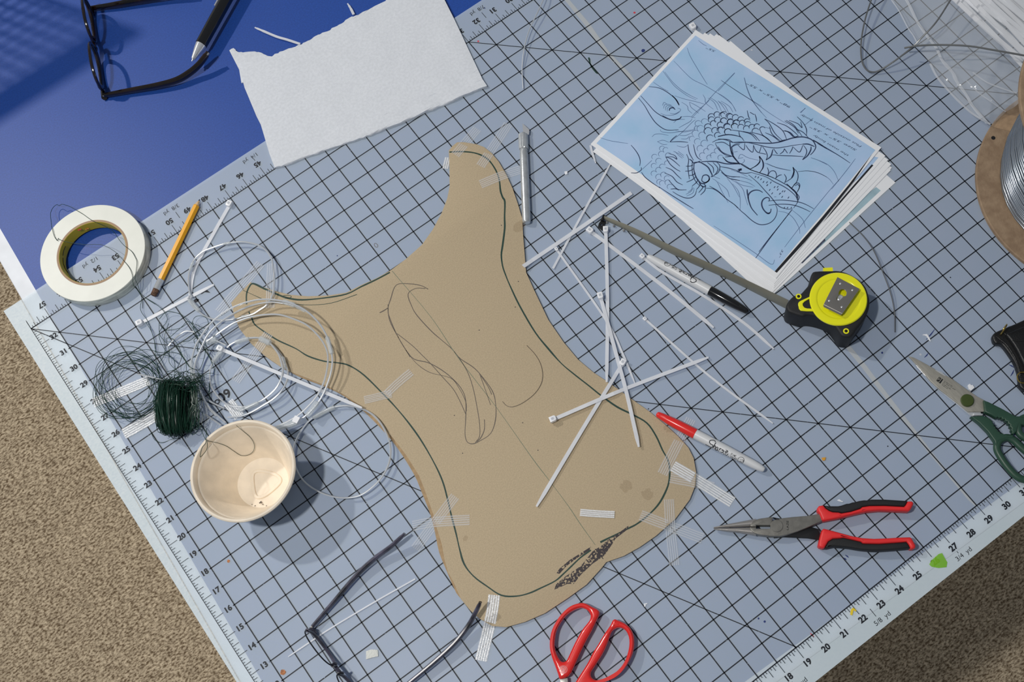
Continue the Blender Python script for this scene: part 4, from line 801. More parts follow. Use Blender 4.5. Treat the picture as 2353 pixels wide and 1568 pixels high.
dr(F1, 1, [(710, 930), (800, 1030), (900, 1140), (1000, 1205), (1080, 1240), (1150, 1255), (1220, 1245), (1255, 1210)], [(680, 960), (760, 1060), (830, 1180), (900, 1280), (980, 1350), (1050, 1385), (1130, 1390), (1215, 1380)], [(820, 808), (950, 825), (1060, 880), (1150, 950), (1200, 1010), (1222, 1058)])
dr(F1, 2, [(1130, 925), (1180, 980), (1210, 1030), (1222, 1056)], [(1000, 1195), (1080, 1238), (1150, 1255), (1230, 1235), (1252, 1205)], [(1090, 1130), (1100, 1100), (1140, 1090), (1170, 1115)])
dr(F1, .5, [(1000, 1060), (1020, 1020), (1060, 1040)], [(1015, 1100), (1030, 1050), (1080, 1045), (1120, 1055)], [(1040, 1125), (1050, 1070), (1100, 1060), (1150, 1085)], [(1065, 1140), (1070, 1090), (1110, 1072), (1160, 1090)], [(975, 1165), (1050, 1190), (1150, 1185), (1220, 1150), (1242, 1110), (1200, 1095)], [(1100, 1165), (1170, 1170), (1225, 1140)], [(1005, 600), (1080, 700), (1160, 800), (1260, 880), (1350, 940), (1450, 985)], [(1030, 610), (1130, 740), (1250, 850), (1380, 930), (1470, 970)],
   [(1150, 465), (1200, 515), (1280, 600), (1400, 710), (1560, 790), (1720, 885), (1830, 950), (1920, 1030), (1980, 1140)], [(1330, 290), (1370, 400), (1450, 540), (1560, 720), (1600, 780)], [(1965, 620), (1700, 890), (1580, 1030), (1390, 1230)], [(2090, 690), (2130, 840), (2190, 980), (2260, 1080), (2323, 1160)], [(1790, 730), (2000, 870), (2323, 1070)], [(1255, 1015), (1330, 1065), (1345, 1120), (1395, 1165)], [(1360, 1015), (1380, 1080), (1440, 1130), (1485, 1165)], [(1360, 1015), (1450, 1060), (1575, 1140)], [(1160, 930), (1300, 975), (1450, 1010), (1570, 1045)], [(1540, 915), (1570, 970), (1580, 1030), (1680, 1110)], [(1610, 960), (1690, 1020), (1740, 1125)], [(1630, 950), (1730, 1020), (1790, 1140)], [(1740, 1000), (1830, 1060), (1880, 1150)], [(1780, 1000), (1890, 1070), (1940, 1150)], [(880, 750), (1000, 830), (1080, 870)],
   [(170, 1490), (300, 1530), (420, 1550), (540, 1568)], [(970, 1380), (990, 1410), (1100, 1425), (1220, 1410), (1400, 1385), (1440, 1360)], [(860, 1480), (900, 1445), (980, 1440), (1080, 1460)], [(1100, 1550), (1160, 1500), (1260, 1420), (1390, 1290), (1440, 1250)], [(1260, 1210), (1350, 1205), (1440, 1225)], [(1150, 1290), (1200, 1250), (1300, 1245)], [(1480, 190), (1540, 240), (1590, 265)])
dr(F2, 1, [(0, 650), (60, 720), (110, 800), (133, 880), (125, 950)], [(0, 1050), (80, 1050), (145, 1010), (148, 970)], [(150, 1040), (200, 1110), (300, 1190), (420, 1270)], [(400, 1250), (520, 1330), (660, 1420), (820, 1520), (900, 1568)], [(600, 1320), (680, 1370), (780, 1410), (860, 1410), (920, 1370), (945, 1300)], [(1080, 1270), (1180, 1280), (1280, 1340), (1380, 1430), (1480, 1500), (1540, 1560)], [(1130, 1240), (1250, 1310), (1360, 1410)])
dr(F2, 2, [(910, 910), (905, 1000), (925, 1080), (960, 1150), (1010, 1200), (1060, 1200), (1110, 1170), (1135, 1130)], [(910, 900), (980, 895), (1040, 920), (1110, 970), (1150, 1040), (1170, 1090), (1150, 1110)], [(840, 850), (880, 880), (905, 910), (1000, 880)], [(1010, 890), (1120, 885), (1240, 890), (1380, 920), (1560, 920)], [(1020, 1140), (1040, 1090), (1090, 1080), (1125, 1110), (1120, 1160), (1070, 1190), (1025, 1170), (1020, 1140)], [(1425, 600), (1430, 680), (1460, 790), (1500, 850), (1568, 930)], [(975, 1170), (1000, 1220), (1040, 1250), (1075, 1240), (1050, 1210)])
dr(F2, 1, [(880, 900), (880, 980), (890, 1080), (930, 1170), (990, 1240)], [(800, 780), (830, 860), (820, 960), (830, 1060), (840, 1140)], [(790, 955), (860, 950), (900, 930)], [(780, 1025), (850, 1020), (900, 990)], [(830, 1090), (890, 1080), (930, 1050)], [(800, 1185), (880, 1150), (940, 1100)], [(880, 1240), (940, 1190), (970, 1140)], [(940, 1295), (985, 1240), (1000, 1200)], [(975, 1335), (1030, 1270), (1030, 1240)], [(1000, 1370), (1060, 1310), (1075, 1250)], [(500, 820), (560, 840), (620, 880), (705, 955)], [(500, 820), (560, 920), (640, 990), (710, 1030)], [(500, 970), (590, 1010), (660, 1080), (725, 1140)], [(480, 1050), (590, 1100), (660, 1180), (745, 1225)], [(500, 820), (600, 820), (660, 855), (630, 800), (540, 770)], [(540, 1150), (600, 1220), (680, 1290), (800, 1295)], [(570, 1285), (640, 1280), (690, 1300)],
   [(1170, 610), (1260, 570), (1400, 570), (1470, 610), (1568, 610)], [(1210, 620), (1330, 610), (1430, 670)], [(1215, 630), (1270, 720), (1360, 790), (1460, 815)], [(1440, 690), (1500, 650), (1568, 640)], [(1320, 820), (1400, 890), (1530, 910)], [(1250, 530), (1400, 500), (1568, 525)], [(1280, 960), (1400, 980), (1568, 1030)], [(1230, 890), (1280, 950), (1260, 1040), (1190, 1090)], [(1180, 900), (1250, 980), (1230, 1050), (1170, 1110)], [(1100, 900), (1180, 970), (1190, 1050)], [(1280, 1000), (1380, 1090), (1568, 1110)], [(1300, 1040), (1420, 1130), (1568, 1160)], [(560, 605), (600, 560), (660, 510)], [(560, 605), (700, 600), (820, 610)], [(820, 640), (840, 760), (900, 870)], [(900, 640), (925, 760), (960, 830), (1020, 870)])
dr(F2, .5, [(380, 600), (460, 640), (520, 640)], [(380, 600), (460, 580), (550, 610)], [(160, 1000), (300, 870)], [(610, 740), (700, 780), (760, 830)], [(630, 740), (690, 800), (740, 840)], [(680, 740), (760, 800)], [(790, 1360), (860, 1320), (900, 1260)], [(800, 1385), (890, 1340), (910, 1270)], [(820, 1330), (870, 1290), (885, 1240)], [(1190, 1100), (1280, 1135)], [(1170, 1130), (1240, 1180), (1300, 1300), (1400, 1480)], [(1250, 1180), (1380, 1290), (1420, 1400)], [(1380, 1120), (1480, 1250), (1560, 1400)], [(700, 510), (790, 510), (880, 470)], [(640, 440), (760, 460), (900, 440)], [(720, 560), (800, 560), (840, 520)], [(690, 400), (760, 360), (850, 310), (880, 270)], [(870, 240), (950, 160), (1080, 50), (1130, 0)], [(660, 660), (760, 680), (820, 650)])
arc = [(450, 700, 40), (540, 800, 45), (340, 820, 42), (400, 880, 45), (520, 910, 38), (330, 950, 40), (400, 1010, 45), (450, 960, 40), (330, 1060, 42), (400, 1110, 45), (470, 1080, 45), (450, 1200, 42), (530, 1190, 42), (560, 1250, 40), (520, 1130, 42), (410, 1180, 40), (440, 780, 45), (500, 720, 40), (1160, 240, 48), (1240, 210, 45), (1340, 210, 48), (1430, 240, 45), (1160, 285, 48), (1250, 290, 48), (1340, 300, 48), (1430, 320, 45), (1510, 330, 45), (970, 340, 48), (1110, 390, 52), (1190, 340, 48), (1290, 360, 48), (1390, 390, 50), (1490, 380, 45), (1000, 410, 50), (1110, 450, 58), (1210, 440, 48), (1300, 430, 45), (1400, 460, 52), (930, 480, 50), (1030, 510, 55), (1140, 550, 52), (1250, 510, 48), (880, 560, 42), (960, 600, 48), (1060, 630, 55), (1000, 700, 50), (1150, 690, 52), (1090, 740, 45), (1240, 730, 40), (1030, 800, 45), (1190, 800, 48), (1130, 830, 40), (1290, 830, 40), (950, 410, 40), (1060, 310, 45)]
for x, y, r in arc: dr(F2, .5 if y > 600 or x < 1100 else 1, [(x+r*math.cos(a), y+r*.92*math.sin(a)) for a in [math.pi*(.72+.18*k) for k in range(7)]])
for x, y, r in [(60, 660, 45), (160, 670, 45), (250, 690, 45), (330, 720, 45), (420, 750, 45), (80, 740, 48), (180, 750, 45), (270, 765, 45), (350, 770, 45), (430, 790, 45), (130, 820, 50), (240, 820, 48), (330, 830, 45), (410, 850, 45), (490, 830, 45), (560, 820, 42), (540, 890, 50), (30, 870, 45), (140, 900, 50), (640, 860, 40)]:
    dr(F3, 1, [(x+r*math.cos(a), y+r*.92*math.sin(a)) for a in [math.pi*(.85+.17*k) for k in range(7)]])
dr(F3, 2, [(200, 1050), (330, 1045), (480, 1050), (620, 1060), (760, 1062), (880, 1045), (980, 1015), (1080, 985), (1200, 970), (1290, 985), (1360, 1020), (1400, 1080), (1405, 1130), (1370, 1190), (1330, 1230)], [(1220, 1075), (1300, 1075), (1390, 1110)], [(170, 1045), (180, 1130), (215, 1240), (310, 1355)], [(1370, 1015), (1460, 1070), (1568, 1140)], [(1220, 1300), (1290, 1240), (1335, 1160), (1340, 1110)], [(690, 1305), (760, 1250), (790, 1150)], [(880, 1040), (930, 1025), (980, 1010)], [(1080, 1405), (1095, 1470), (1060, 1560)], [(960, 880), (1040, 910), (1100, 970), (1150, 960)])
dr(F3, 1, [(195, 1110), (260, 1070), (400, 1050), (560, 1080), (700, 1115), (840, 1130), (960, 1115), (1100, 1090), (1230, 1075)], [(195, 1110), (220, 1230)], [(280, 1080), (330, 1130), (375, 1155), (385, 1060)], [(400, 1090), (440, 1150), (500, 1190), (510, 1090)], [(510, 1090), (540, 1160), (590, 1195), (625, 1100)], [(640, 1110), (690, 1180), (710, 1250), (690, 1305)], [(800, 1140), (840, 1200), (860, 1215)], [(890, 1220), (940, 1180), (955, 1140)], [(955, 1140), (1000, 1205)], [(1030, 1210), (1065, 1150), (1075, 1110)], [(1080, 1115), (1165, 1190), (1200, 1150), (1220, 1090)], [(1230, 1090), (1275, 1160), (1265, 1230), (1215, 1300)], [(780, 1230), (920, 1240), (1080, 1245), (1230, 1255)], [(590, 1200), (690, 1220)], [(590, 1250), (605, 1320), (560, 1380), (460, 1435)], [(590, 1250), (640, 1320), (645, 1410), (600, 1490)], [(320, 1360), (450, 1435), (600, 1490), (800, 1560)], [(100, 1260), (200, 1250), (215, 1250)], [(70, 1265), (150, 1340), (300, 1360)], [(0, 1000), (100, 1010), (200, 1050)], [(0, 960), (150, 935), (320, 970), (375, 1030)], [(180, 870), (330, 890), (470, 930), (560, 1020)], [(300, 890), (310, 950), (330, 970)], [(360, 890), (500, 930), (600, 1030)], [(460, 900), (640, 950), (770, 1050)], [(600, 860), (640, 940), (720, 1000), (770, 1055)], [(680, 910), (790, 960), (890, 1040)], [(740, 820), (780, 930), (900, 1030)], [(670, 710), (740, 780), (820, 920), (930, 1025)], [(670, 710), (800, 780), (930, 880), (990, 1010)], [(930, 880), (1010, 900), (1080, 970)], [(850, 765), (980, 810), (1100, 900), (1160, 960)], [(980, 730), (1100, 810), (1210, 960)], [(960, 740), (1100, 830), (1160, 920)], [(1020, 730), (1150, 780), (1210, 840), (1190, 750)], [(1140, 680), (1220, 760), (1270, 850), (1275, 950)], [(1130, 860), (1220, 900), (1300, 980)], [(420, 590), (440, 680), (460, 710)], [(530, 640), (550, 700), (555, 750)], [(460, 615), (520, 650)], [(0, 1110), (60, 1190), (190, 1245)])
dr(F3, .5, [(230, 1190), (280, 1180)], [(290, 1280), (330, 1220), (430, 1270), (590, 1310)], [(290, 1280), (360, 1270)], [(340, 1360), (380, 1320), (370, 1290)], [(700, 1350), (860, 1420), (1040, 1455)], [(1340, 1270), (1450, 1310), (1568, 1370)], [(1150, 1470), (1300, 1460), (1440, 1490), (1568, 1550)], [(380, 115), (420, 270), (500, 450), (620, 610), (700, 700)], [(0, 345), (110, 420), (200, 500), (260, 600)], [(0, 450), (60, 520), (120, 610)], [(40, 150), (240, 290), (520, 470), (760, 640), (1000, 790)], [(0, 310), (240, 50)], [(660, 830), (760, 850)], [(1180, 620), (1260, 555)], [(1250, 800), (1370, 700)])
dr(F4, 1, [(150, 305), (300, 385), (500, 450), (640, 510), (760, 575), (860, 635), (940, 710), (960, 800), (955, 850), (900, 930)], [(300, 420), (500, 480), (620, 550), (760, 620), (860, 690), (930, 760), (955, 820)], [(250, 450), (380, 560), (480, 670), (580, 780), (660, 880), (730, 925), (820, 945), (890, 940)], [(890, 345), (905, 420), (880, 490), (780, 560)], [(890, 345), (950, 410), (965, 480), (940, 560), (870, 640)], [(880, 640), (920, 580), (970, 570), (990, 610), (960, 690)], [(920, 610), (960, 590), (985, 630), (945, 710)], [(940, 710), (980, 770), (960, 830)], [(530, 830), (700, 815), (850, 825), (980, 845), (1080, 880), (1190, 940)], [(540, 890), (700, 875), (850, 880), (960, 905), (1060, 945), (1140, 985)], [(640, 880), (665, 960), (640, 1060), (580, 1130), (500, 1165), (400, 1165), (300, 1110), (200, 1020), (140, 970), (60, 890), (0, 850)], [(520, 345), (540, 400), (525, 465)], [(530, 460), (570, 400), (630, 400), (655, 460), (640, 510)], [(640, 500), (690, 460), (730, 450)], [(765, 440), (795, 500), (770, 570)], [(410, 180), (415, 250), (370, 310), (280, 370)], [(410, 180), (460, 260), (465, 340), (410, 420)], [(870, 960), (700, 1180), (540, 1380), (400, 1560)], [(30, 280), (140, 290), (280, 370)], [(80, 400), (200, 430), (300, 415)])
dr(F4, 2, [(455, 705), (400, 675), (330, 675), (270, 710), (245, 770), (265, 860), (300, 940), (380, 1035)], [(230, 660), (235, 720), (250, 800)], [(550, 830), (548, 790), (510, 778), (460, 810), (440, 870), (460, 940), (510, 1000), (545, 1010), (570, 980), (575, 940)], [(490, 980), (530, 1005), (560, 995)], [(95, 375), (150, 365), (110, 390), (155, 380)], [(800, 580), (860, 640), (930, 710), (955, 790)])
dr(F4, .5, [(0, 490), (120, 480), (240, 510), (300, 540)], [(0, 505), (150, 540), (260, 570), (345, 620)], [(0, 380), (120, 420), (240, 480)], [(60, 540), (160, 600), (320, 630)], [(0, 520), (100, 580), (170, 660), (200, 760), (240, 890)], [(20, 580), (100, 680), (130, 800), (130, 960)], [(480, 280), (640, 340), (860, 390)], [(960, 405), (1100, 395), (1250, 420), (1400, 500), (1475, 590)], [(1150, 205), (1280, 250), (1400, 310), (1490, 410), (1550, 545)], [(1568, 510), (1440, 650), (1250, 880), (1050, 1130), (880, 1350), (770, 1495)], [(880, 960), (980, 1040), (1040, 1110), (1070, 1215)], [(680, 975), (800, 1000), (900, 1080), (980, 1220), (990, 1300)], [(1240, 0), (1400, 90), (1568, 180)], [(510, 605), (530, 600)], [(690, 735), (720, 715)], [(620, 770), (650, 768)])
for x, y in [(350, 480), (390, 490), (430, 515), (465, 555), (515, 560), (570, 565), (625, 630), (670, 665), (555, 670), (590, 720), (735, 770), (825, 780), (770, 690), (740, 690), (520, 600), (700, 725), (670, 625)]: dr(F4, 1, [(x-8, y+12), (x+10, y-14)])
for x in (770, 815, 870): dr(F4, 1, [(x-10, 935), (x+5, 915)])
dr(F6, .5, [(0, 500), (250, 660), (540, 855), (740, 995), (785, 935)]); dr(F6, 1, [(1010, 290), (760, 610), (540, 915)])
dr(F5, 1, [(440, 880), (600, 970), (800, 1090), (950, 1190)]); dr(F5, .5, [(1020, 1130), (900, 1290), (700, 1540)], [(290, 520), (350, 455)], [(240, 570), (320, 650), (370, 740), (365, 820)])
for wd, m in ((.5, 'ink_light'), (1, 'ink'), (2, 'ink')): inkb[wd].build('pencil_lines', M[m], tp, smooth=0)['kind'] = 'stuff'
b = MB()
for s, f, p, q, h in (('Plus outside of main body', F5, (1110, 955), (300, 525), .15), ('Size 35" x 35"', F5, (1040, 1010), (420, 690), .15), ('the main body', F5, (935, 1075), (470, 800), .15), ("98'' x 55'' x 55''", F3, (1045, 530), (425, 180), .17), ("33''", F6, (880, 800), (825, 900), .13), ("55''", F1, (1710, 330), (1590, 275), .15)):
    a = zc(*f, [p, q]); fit_text(b, s, W(*a[0], DZ), W(*a[1], DZ), h, DZ, 0, .25)
b.build('handwriting', M['ink'], tp, smooth=0)['kind'] = 'stuff'

# ------------------------------------------------------------------ tape measure
def V(p, z=0): return WW(zc(1780, 600, 7.467, p), z)
tm = thing('tape_measure', tuple(W(1925, 710, 0)), 'black and yellow tape measure with its steel blade pulled out below the drawings', 'tape measure')
H = 1.3
MB().prism(cr(V([(200, 770), (240, 680), (330, 590), (440, 560), (520, 480), (600, 380), (608, 300), (640, 210), (700, 168), (960, 160), (1100, 160), (1250, 200), (1400, 280), (1500, 360), (1570, 450), (1610, 560), (1632, 660), (1632, 750), (1610, 850), (1570, 950), (1500, 1060), (1420, 1160), (1370, 1240), (1300, 1305), (1160, 1290), (1090, 1200), (1000, 1080), (880, 1000), (700, 945), (560, 930), (480, 950), (330, 905), (230, 860)], H), 3, True), .01, H, .12, bot=.08).build('case', M['black_rubber'], tm)
for k in range(5):
    p = V([[(1480, 370), (1560, 460), (1600, 570), (1618, 690), (1600, 820)][k]], .7)[0]; MB().rod((p.x, p.y, .1), (p.x, p.y, 1.15), [(0, .1), (.03, .14), (1.0, .14), (1.05, .1)], 12).build('grip_rib', M['black_rubber'], tm)
yc = W(1926.6, 686.4, H+.07); r = 1.27
MB().lathe(yc, [(r, H-.03), (r, H+.03), (r-.04, H+.07), (r-.25, H+.08), (r-.32, H+.07), (r-.34, H+.055), (0, H+.055)], 72).build('yellow_disc', M['yellow'], tm)
MB().prism(cr(V([(745, 860), (650, 860), (450, 850), (412, 780), (406, 720), (450, 680), (600, 612), (660, 570), (740, 640), (760, 760)], H+.05), 2, True), H-.02, H+.05, .02, holes=[cr(V([(482, 730), (560, 665), (668, 620), (710, 670), (735, 740), (728, 812), (610, 815), (515, 800)], H+.05), 2, True)]).build('yellow_arm', M['yellow'], tm)
for p in ((410, 610), (1225, 1205)):
    q = V([p], H)[0]; MB().lathe(q, [(.13, H-.02), (.13, H+.015), (.1, H+.02), (.0, H-.01)], 20).build('screw', M['yellow'], tm); MB().lathe(q, [(.07, H), (.07, H+.022), (.05, H+.03), (0, H+.03)], 12).build('screw_core', M['dark_steel'], tm)
M['clip'] = mat('clip', (150, 146, 140), .3, .6, bump=.05)
CH = H+.3
hole = cr(V([(1100, 540), (1130, 490), (1190, 485), (1235, 530), (1225, 590), (1190, 605), (1150, 640), (1110, 680), (1065, 660), (1070, 610), (1095, 590)], CH), 2, True)
MB().prism(V([(1078, 275), (1460, 478), (1165, 905), (840, 745)], CH), CH-.035, CH, .008, holes=[hole]).build('belt_clip', M['clip'], tm)
MB().ribbon(V([(1000, 835), (985, 862)], CH-.04), [.86, .84], .03).build('clip_fold', M['clip'], tm); 
q = V([(845, 748), (1160, 905)], CH-.02); b = MB(); b.tube([q[0], q[1]], .03, 8); b.build('clip_fold', M['clip'], tm); e = V([(828, 772), (1140, 935)], H+.06); b = MB(); b.add([q[0], q[1], e[1], e[0]], [(0, 1, 2, 3)]); b.build('clip_fold', M['clip'], tm)
for x, y in ((1128, 388), (938, 682), (1152, 790), (1335, 500)): 
    q = V([(x, y)], CH)[0]; MB().lathe(q, [(.05, CH-.01), (.045, CH+.012), (.02, CH+.025), (0, CH+.028)], 12).build('clip_dimple', M['chrome'], tm)
q = V([(1115, 640)], H+.1)[0]; MB().lathe(q, [(.16, H+.05), (.15, H+.16), (.1, H+.18), (0, H+.15)], 18).build('clip_screw', M['chrome'], tm)
q = V([(915, 158)], .95)[0]; MB().box((q.x, q.y, .85), (.42, .2, .3), math.atan2((V([(980, 150)], .9)[0]-V([(860, 158)], .9)[0]).y, (V([(980, 150)], .9)[0]-V([(860, 158)], .9)[0]).x)).build('lock_button', M['yellow'], tm)
q = V([(197, 978)], .12)[0]; MB().box((q.x, q.y, .12), (.16, .06, .1), -.9).build('yellow_tab', M['yellow'], tm)
M['blade'] = mat('blade', (138, 136, 122), .42, .15)
lo_ = [(1389, 506), (1460, 540), (1560, 592), (1680, 646), (1806, 710)]; hi_ = [(1388, 496), (1460, 525), (1560, 573), (1680, 627), (1812, 690)]
rows = []
A_ = cr([W(x, y, .02) for x, y in lo_], 6); B_ = cr([W(x, y, .25+.5*i/4) for i, (x, y) in enumerate(hi_)], 6)
for a, c in zip(A_, B_):
    n_ = (c-a).cross((A_[-1]-A_[0]).normalized()).normalized(); rows.append([a.lerp(c, k/6)+n_*(-.06*math.sin(math.pi*k/6)) for k in range(7)])
o = MB().grid(rows).build('steel_blade', M['blade'], tm)
def U(p, z): return WW(zc(1340, 470, 7.468, p), z)
MB().prism(U([(305, 275), (395, 285), (325, 445), (285, 410), (250, 385), (270, 320)], .1), .04, .1, .01, holes=[U([(302, 335), (325, 330), (325, 358), (303, 362)], .1)]).build('end_hook', M['dark_steel'], tm)
MB().prism(U([(300, 270), (345, 175), (380, 195), (350, 205), (345, 275)], .25), .05, .28, .01).build('hook_plate', M['dark_steel'], tm)
for x, y in ((405, 308), (525, 365), (695, 445)): 
    q = U([(x, y)], .1)[0]; MB().lathe(q, [(.05, .02), (.05, .1), (.03, .13), (0, .13)], 10).build('rivet', M['steel'], tm)

# ------------------------------------------------------------------ pliers
def K6(p, z): return WW(zc(1630, 1140, 8.404, p), z)
def K5(p, z): return WW(zc(1860, 1130, 8.715, p), z)
pl = thing('needle_nose_pliers', tuple(W(1880, 1215, 0)), 'long nose pliers with red and black handles lying open at the lower right', 'pliers')
M['plier_steel'] = mat('plier_steel', (134, 132, 126), .42, .55, var=.06, vscale=120, bump=.08, bscale=700)
M['jaw_steel'] = mat('jaw_steel', (178, 174, 170), .3, .65, bump=.1, bscale=300, stretch=(1, 12, 1))
MB().prism(K6([(1300, 455), (1225, 410), (1390, 440), (1700, 690), (1960, 600), (2110, 640), (2140, 850), (1900, 812), (1650, 800), (1440, 790), (1250, 810)], .2), .03, .2, .03).build('back_lever', M['dark_steel'], pl)
MB().prism(K6([(780, 605), (905, 605), (905, 632), (1175, 632), (1195, 560), (1240, 490), (1330, 455), (1420, 428), (1600, 408), (1900, 383), (2150, 342), (2215, 470), (1950, 588), (1700, 688), (1500, 752), (1350, 782), (1150, 775), (950, 748), (860, 715), (795, 660)], .42), .05, .42, .03).build('front_lever', M['plier_steel'], pl)
MB().prism(K6([(790, 590), (800, 540), (860, 480), (960, 440), (1180, 408), (1220, 412), (1220, 490), (1185, 560), (1172, 570), (905, 566), (905, 596)], .42), .05, .42, .03).build('upper_jaw_base', M['plier_steel'], pl)
def jaw(top, bot, name):
    T = K6(top, .22); B = K6(bot, .22); rows = []
    for i, (t, b_) in enumerate(zip(T, B)):
        m_ = (t+b_)/2; h = (t-b_)/2; zr = .07+.11*i/(len(T)-1); rows.append([m_+h*math.cos(a)+Vector((0, 0, zr*math.sin(a))) for a in [2*math.pi*k/14 for k in range(15)]])
    b = MB().grid(rows); b.f.append(tuple(range(14))); b.f.append(tuple(14+15*(len(rows)-1)-k for k in range(14))); b.build(name, M['jaw_steel'], pl)
jaw([(82, 632), (300, 624), (550, 616), (880, 608)], [(95, 655), (300, 690), (550, 715), (900, 780)], 'lower_jaw')
jaw([(82, 605), (300, 555), (550, 508), (900, 440)], [(85, 628), (300, 617), (550, 608), (880, 596)], 'upper_jaw')
q = K6([(1300, 580)], .44)[0]; MB().lathe(q, [(.27, .4), (.27, .435), (.25, .45), (.0, .45)], 36).build('rivet', M['plier_steel'], pl)
b = MB(); a0, a1 = K6([(1530, 660), (1530, 480)], .424); fit_text(b, 'LAZE', a0, a1, .12, .424, 0.01); b.build('stamped_mark', M['dark_steel'], pl, smooth=0)
def grip(red, blk):
    MB().prism(K5(red, .55), .05, .55, .1, bot=.08).build('red_grip', M['red_soft'], pl); MB().prism(K5(blk, .53), .06, .53, .08, bot=.08).build('black_inlay', M['black_rubber'], pl)
grip([(165, 385), (165, 320), (195, 282), (280, 268), (330, 330), (400, 380), (470, 405), (590, 412), (640, 430), (830, 400), (1020, 340), (1060, 305), (1200, 282), (1500, 278), (1900, 300), (1930, 270), (1975, 190), (2060, 188), (2090, 220), (2085, 260), (2025, 370), (1980, 395), (1700, 380), (1400, 372), (1150, 395), (900, 450), (600, 525), (290, 585), (255, 570), (230, 500), (200, 430)],
     [(290, 270), (400, 287), (580, 287), (640, 275), (750, 238), (800, 236), (860, 212), (920, 205), (1000, 182), (1100, 168), (1160, 170), (1250, 153), (1500, 153), (1970, 182), (1930, 272), (1900, 302), (1500, 280), (1200, 284), (1060, 308), (1020, 343), (830, 403), (650, 432), (590, 414), (470, 407), (400, 382), (330, 332)])
grip([(255, 765), (290, 738), (340, 748), (600, 818), (840, 883), (1060, 925), (1300, 940), (1560, 930), (1800, 915), (2020, 908), (2055, 930), (2135, 1075), (2128, 1125), (2090, 1150), (2030, 1150), (1990, 1060), (1950, 1005), (1700, 1025), (1400, 1045), (1130, 1040), (1070, 1035), (1030, 1000), (900, 970), (680, 920), (620, 932), (470, 942), (380, 1000), (310, 1120), (270, 1135), (205, 1115), (178, 1080), (195, 990), (235, 830)],
     [(310, 1125), (380, 1002), (470, 944), (620, 934), (680, 922), (900, 972), (1030, 1002), (1070, 1037), (1130, 1042), (1400, 1047), (1700, 1027), (1950, 1007), (1990, 1062), (2028, 1135), (1700, 1165), (1400, 1185), (1200, 1180), (1000, 1160), (800, 1125), (620, 1105), (480, 1100), (330, 1135)])

# ------------------------------------------------------------------ green scissors
def G(p, z): return WW(zc(2080, 800, 5.06, p), z)
gs = thing('kitchen_scissors', tuple(W(2240, 950, 0)), 'closed scissors with dark green handles pointing at the tape measure', 'scissors')
M['blade_steel'] = mat('blade_steel', (186, 182, 170), .4, .5, var=.04, vscale=90, bump=.06, bscale=900, stretch=(6, 1, 1))
MB().prism(G([(60, 110), (150, 230), (300, 400), (400, 492), (600, 650), (770, 792), (900, 785), (760, 560), (500, 350), (290, 225)], .14), .06, .14, .01).build('lower_blade', M['chrome'], gs)
MB().prism(G([(40, 95), (100, 110), (290, 212), (380, 266), (540, 356), (700, 470), (830, 560), (915, 605), (922, 740), (730, 740), (600, 632), (400, 480), (300, 388), (150, 208)], .23), .145, .23, .012).build('upper_blade', M['blade_steel'], gs)
MB().ribbon(G([(350, 255), (420, 292), (470, 325)], .236), [.03, .1, .03]).build('painted_glint', M['chrome'], gs, smooth=0)  # painted glint: a brighter chrome sliver laid flat on the blade
MB().prism(G([(800, 752), (905, 768), (900, 785), (795, 785)], .25), .14, .25, .01).build('steel_stop', M['chrome'], gs)
q = G([(725, 607)], .32)[0]; M['pivot_green'] = mat('pivot_green', (68, 82, 36), .4); MB().lathe(q, [(.29, .23), (.29, .3), (.25, .34), (0, .35)], 32).build('pivot_cap', M['pivot_green'], gs)
z = .236; MB().poly(G([(362, 380), (395, 335), (442, 365), (408, 415)], z), z).build('maker_logo', M['dark_steel'], gs, smooth=0)
b = MB()
for s in ([(378, 375), (400, 345)], [(392, 362), (412, 375)], [(398, 392), (425, 360)], [(385, 390), (400, 398)], [(412, 352), (430, 364)]): b.ribbon(G(s, z+.002), .025)
b.build('logo_lines', M['blade_steel'], gs, smooth=0)
b = MB()
for s in ([(452, 388), (545, 450)], [(442, 402), (580, 490)], [(432, 418), (525, 482)], [(425, 432), (490, 478)]):
    a0, a1 = G(s, z); fit_text(b, 'lll llllll ll lllll', a0, a1, .05, z, 0)
b.build('etched_text', M['dark_steel'], gs, smooth=0)
MB().prism(G([(915, 605), (970, 625), (1120, 700), (1280, 788), (1381, 797), (1420, 850), (1400, 900), (1330, 880), (1312, 930), (1305, 965), (1265, 1000), (1238, 995), (1248, 975), (1232, 955), (1240, 930), (1218, 915), (1222, 890), (1195, 880), (1195, 855), (1165, 850), (1160, 828), (1130, 830), (1122, 808), (1095, 815), (1080, 800), (1060, 812), (1000, 775), (930, 745)], .42), .1, .42, .06, bot=.05).build('upper_handle', M['green_handle'], gs)
MB().prism(G([(765, 795), (900, 785), (960, 800), (1020, 850), (1022, 875), (1040, 885), (1035, 905), (1058, 912), (1055, 935), (1080, 945), (1078, 965), (1105, 972), (1110, 990), (1140, 990), (1150, 1003), (1180, 1000), (1195, 1012), (1230, 1005), (1260, 1010), (1268, 1030), (1240, 1055), (1180, 1045), (1090, 1085), (1060, 1145), (1040, 1080), (960, 970), (860, 870)], .4), .06, .4, .06, bot=.05).build('lower_handle', M['green_handle'], gs)
MB().tube(cr(G([(1070, 1130), (1100, 1075), (1180, 1042), (1260, 1075), (1340, 1150), (1430, 1230), (1520, 1330), (1540, 1430), (1480, 1510), (1381, 1530), (1290, 1490), (1190, 1385), (1110, 1270), (1070, 1190)], .24), 6, True), .165, 12, True, .9).build('lower_finger_ring', M['green_handle'], gs)
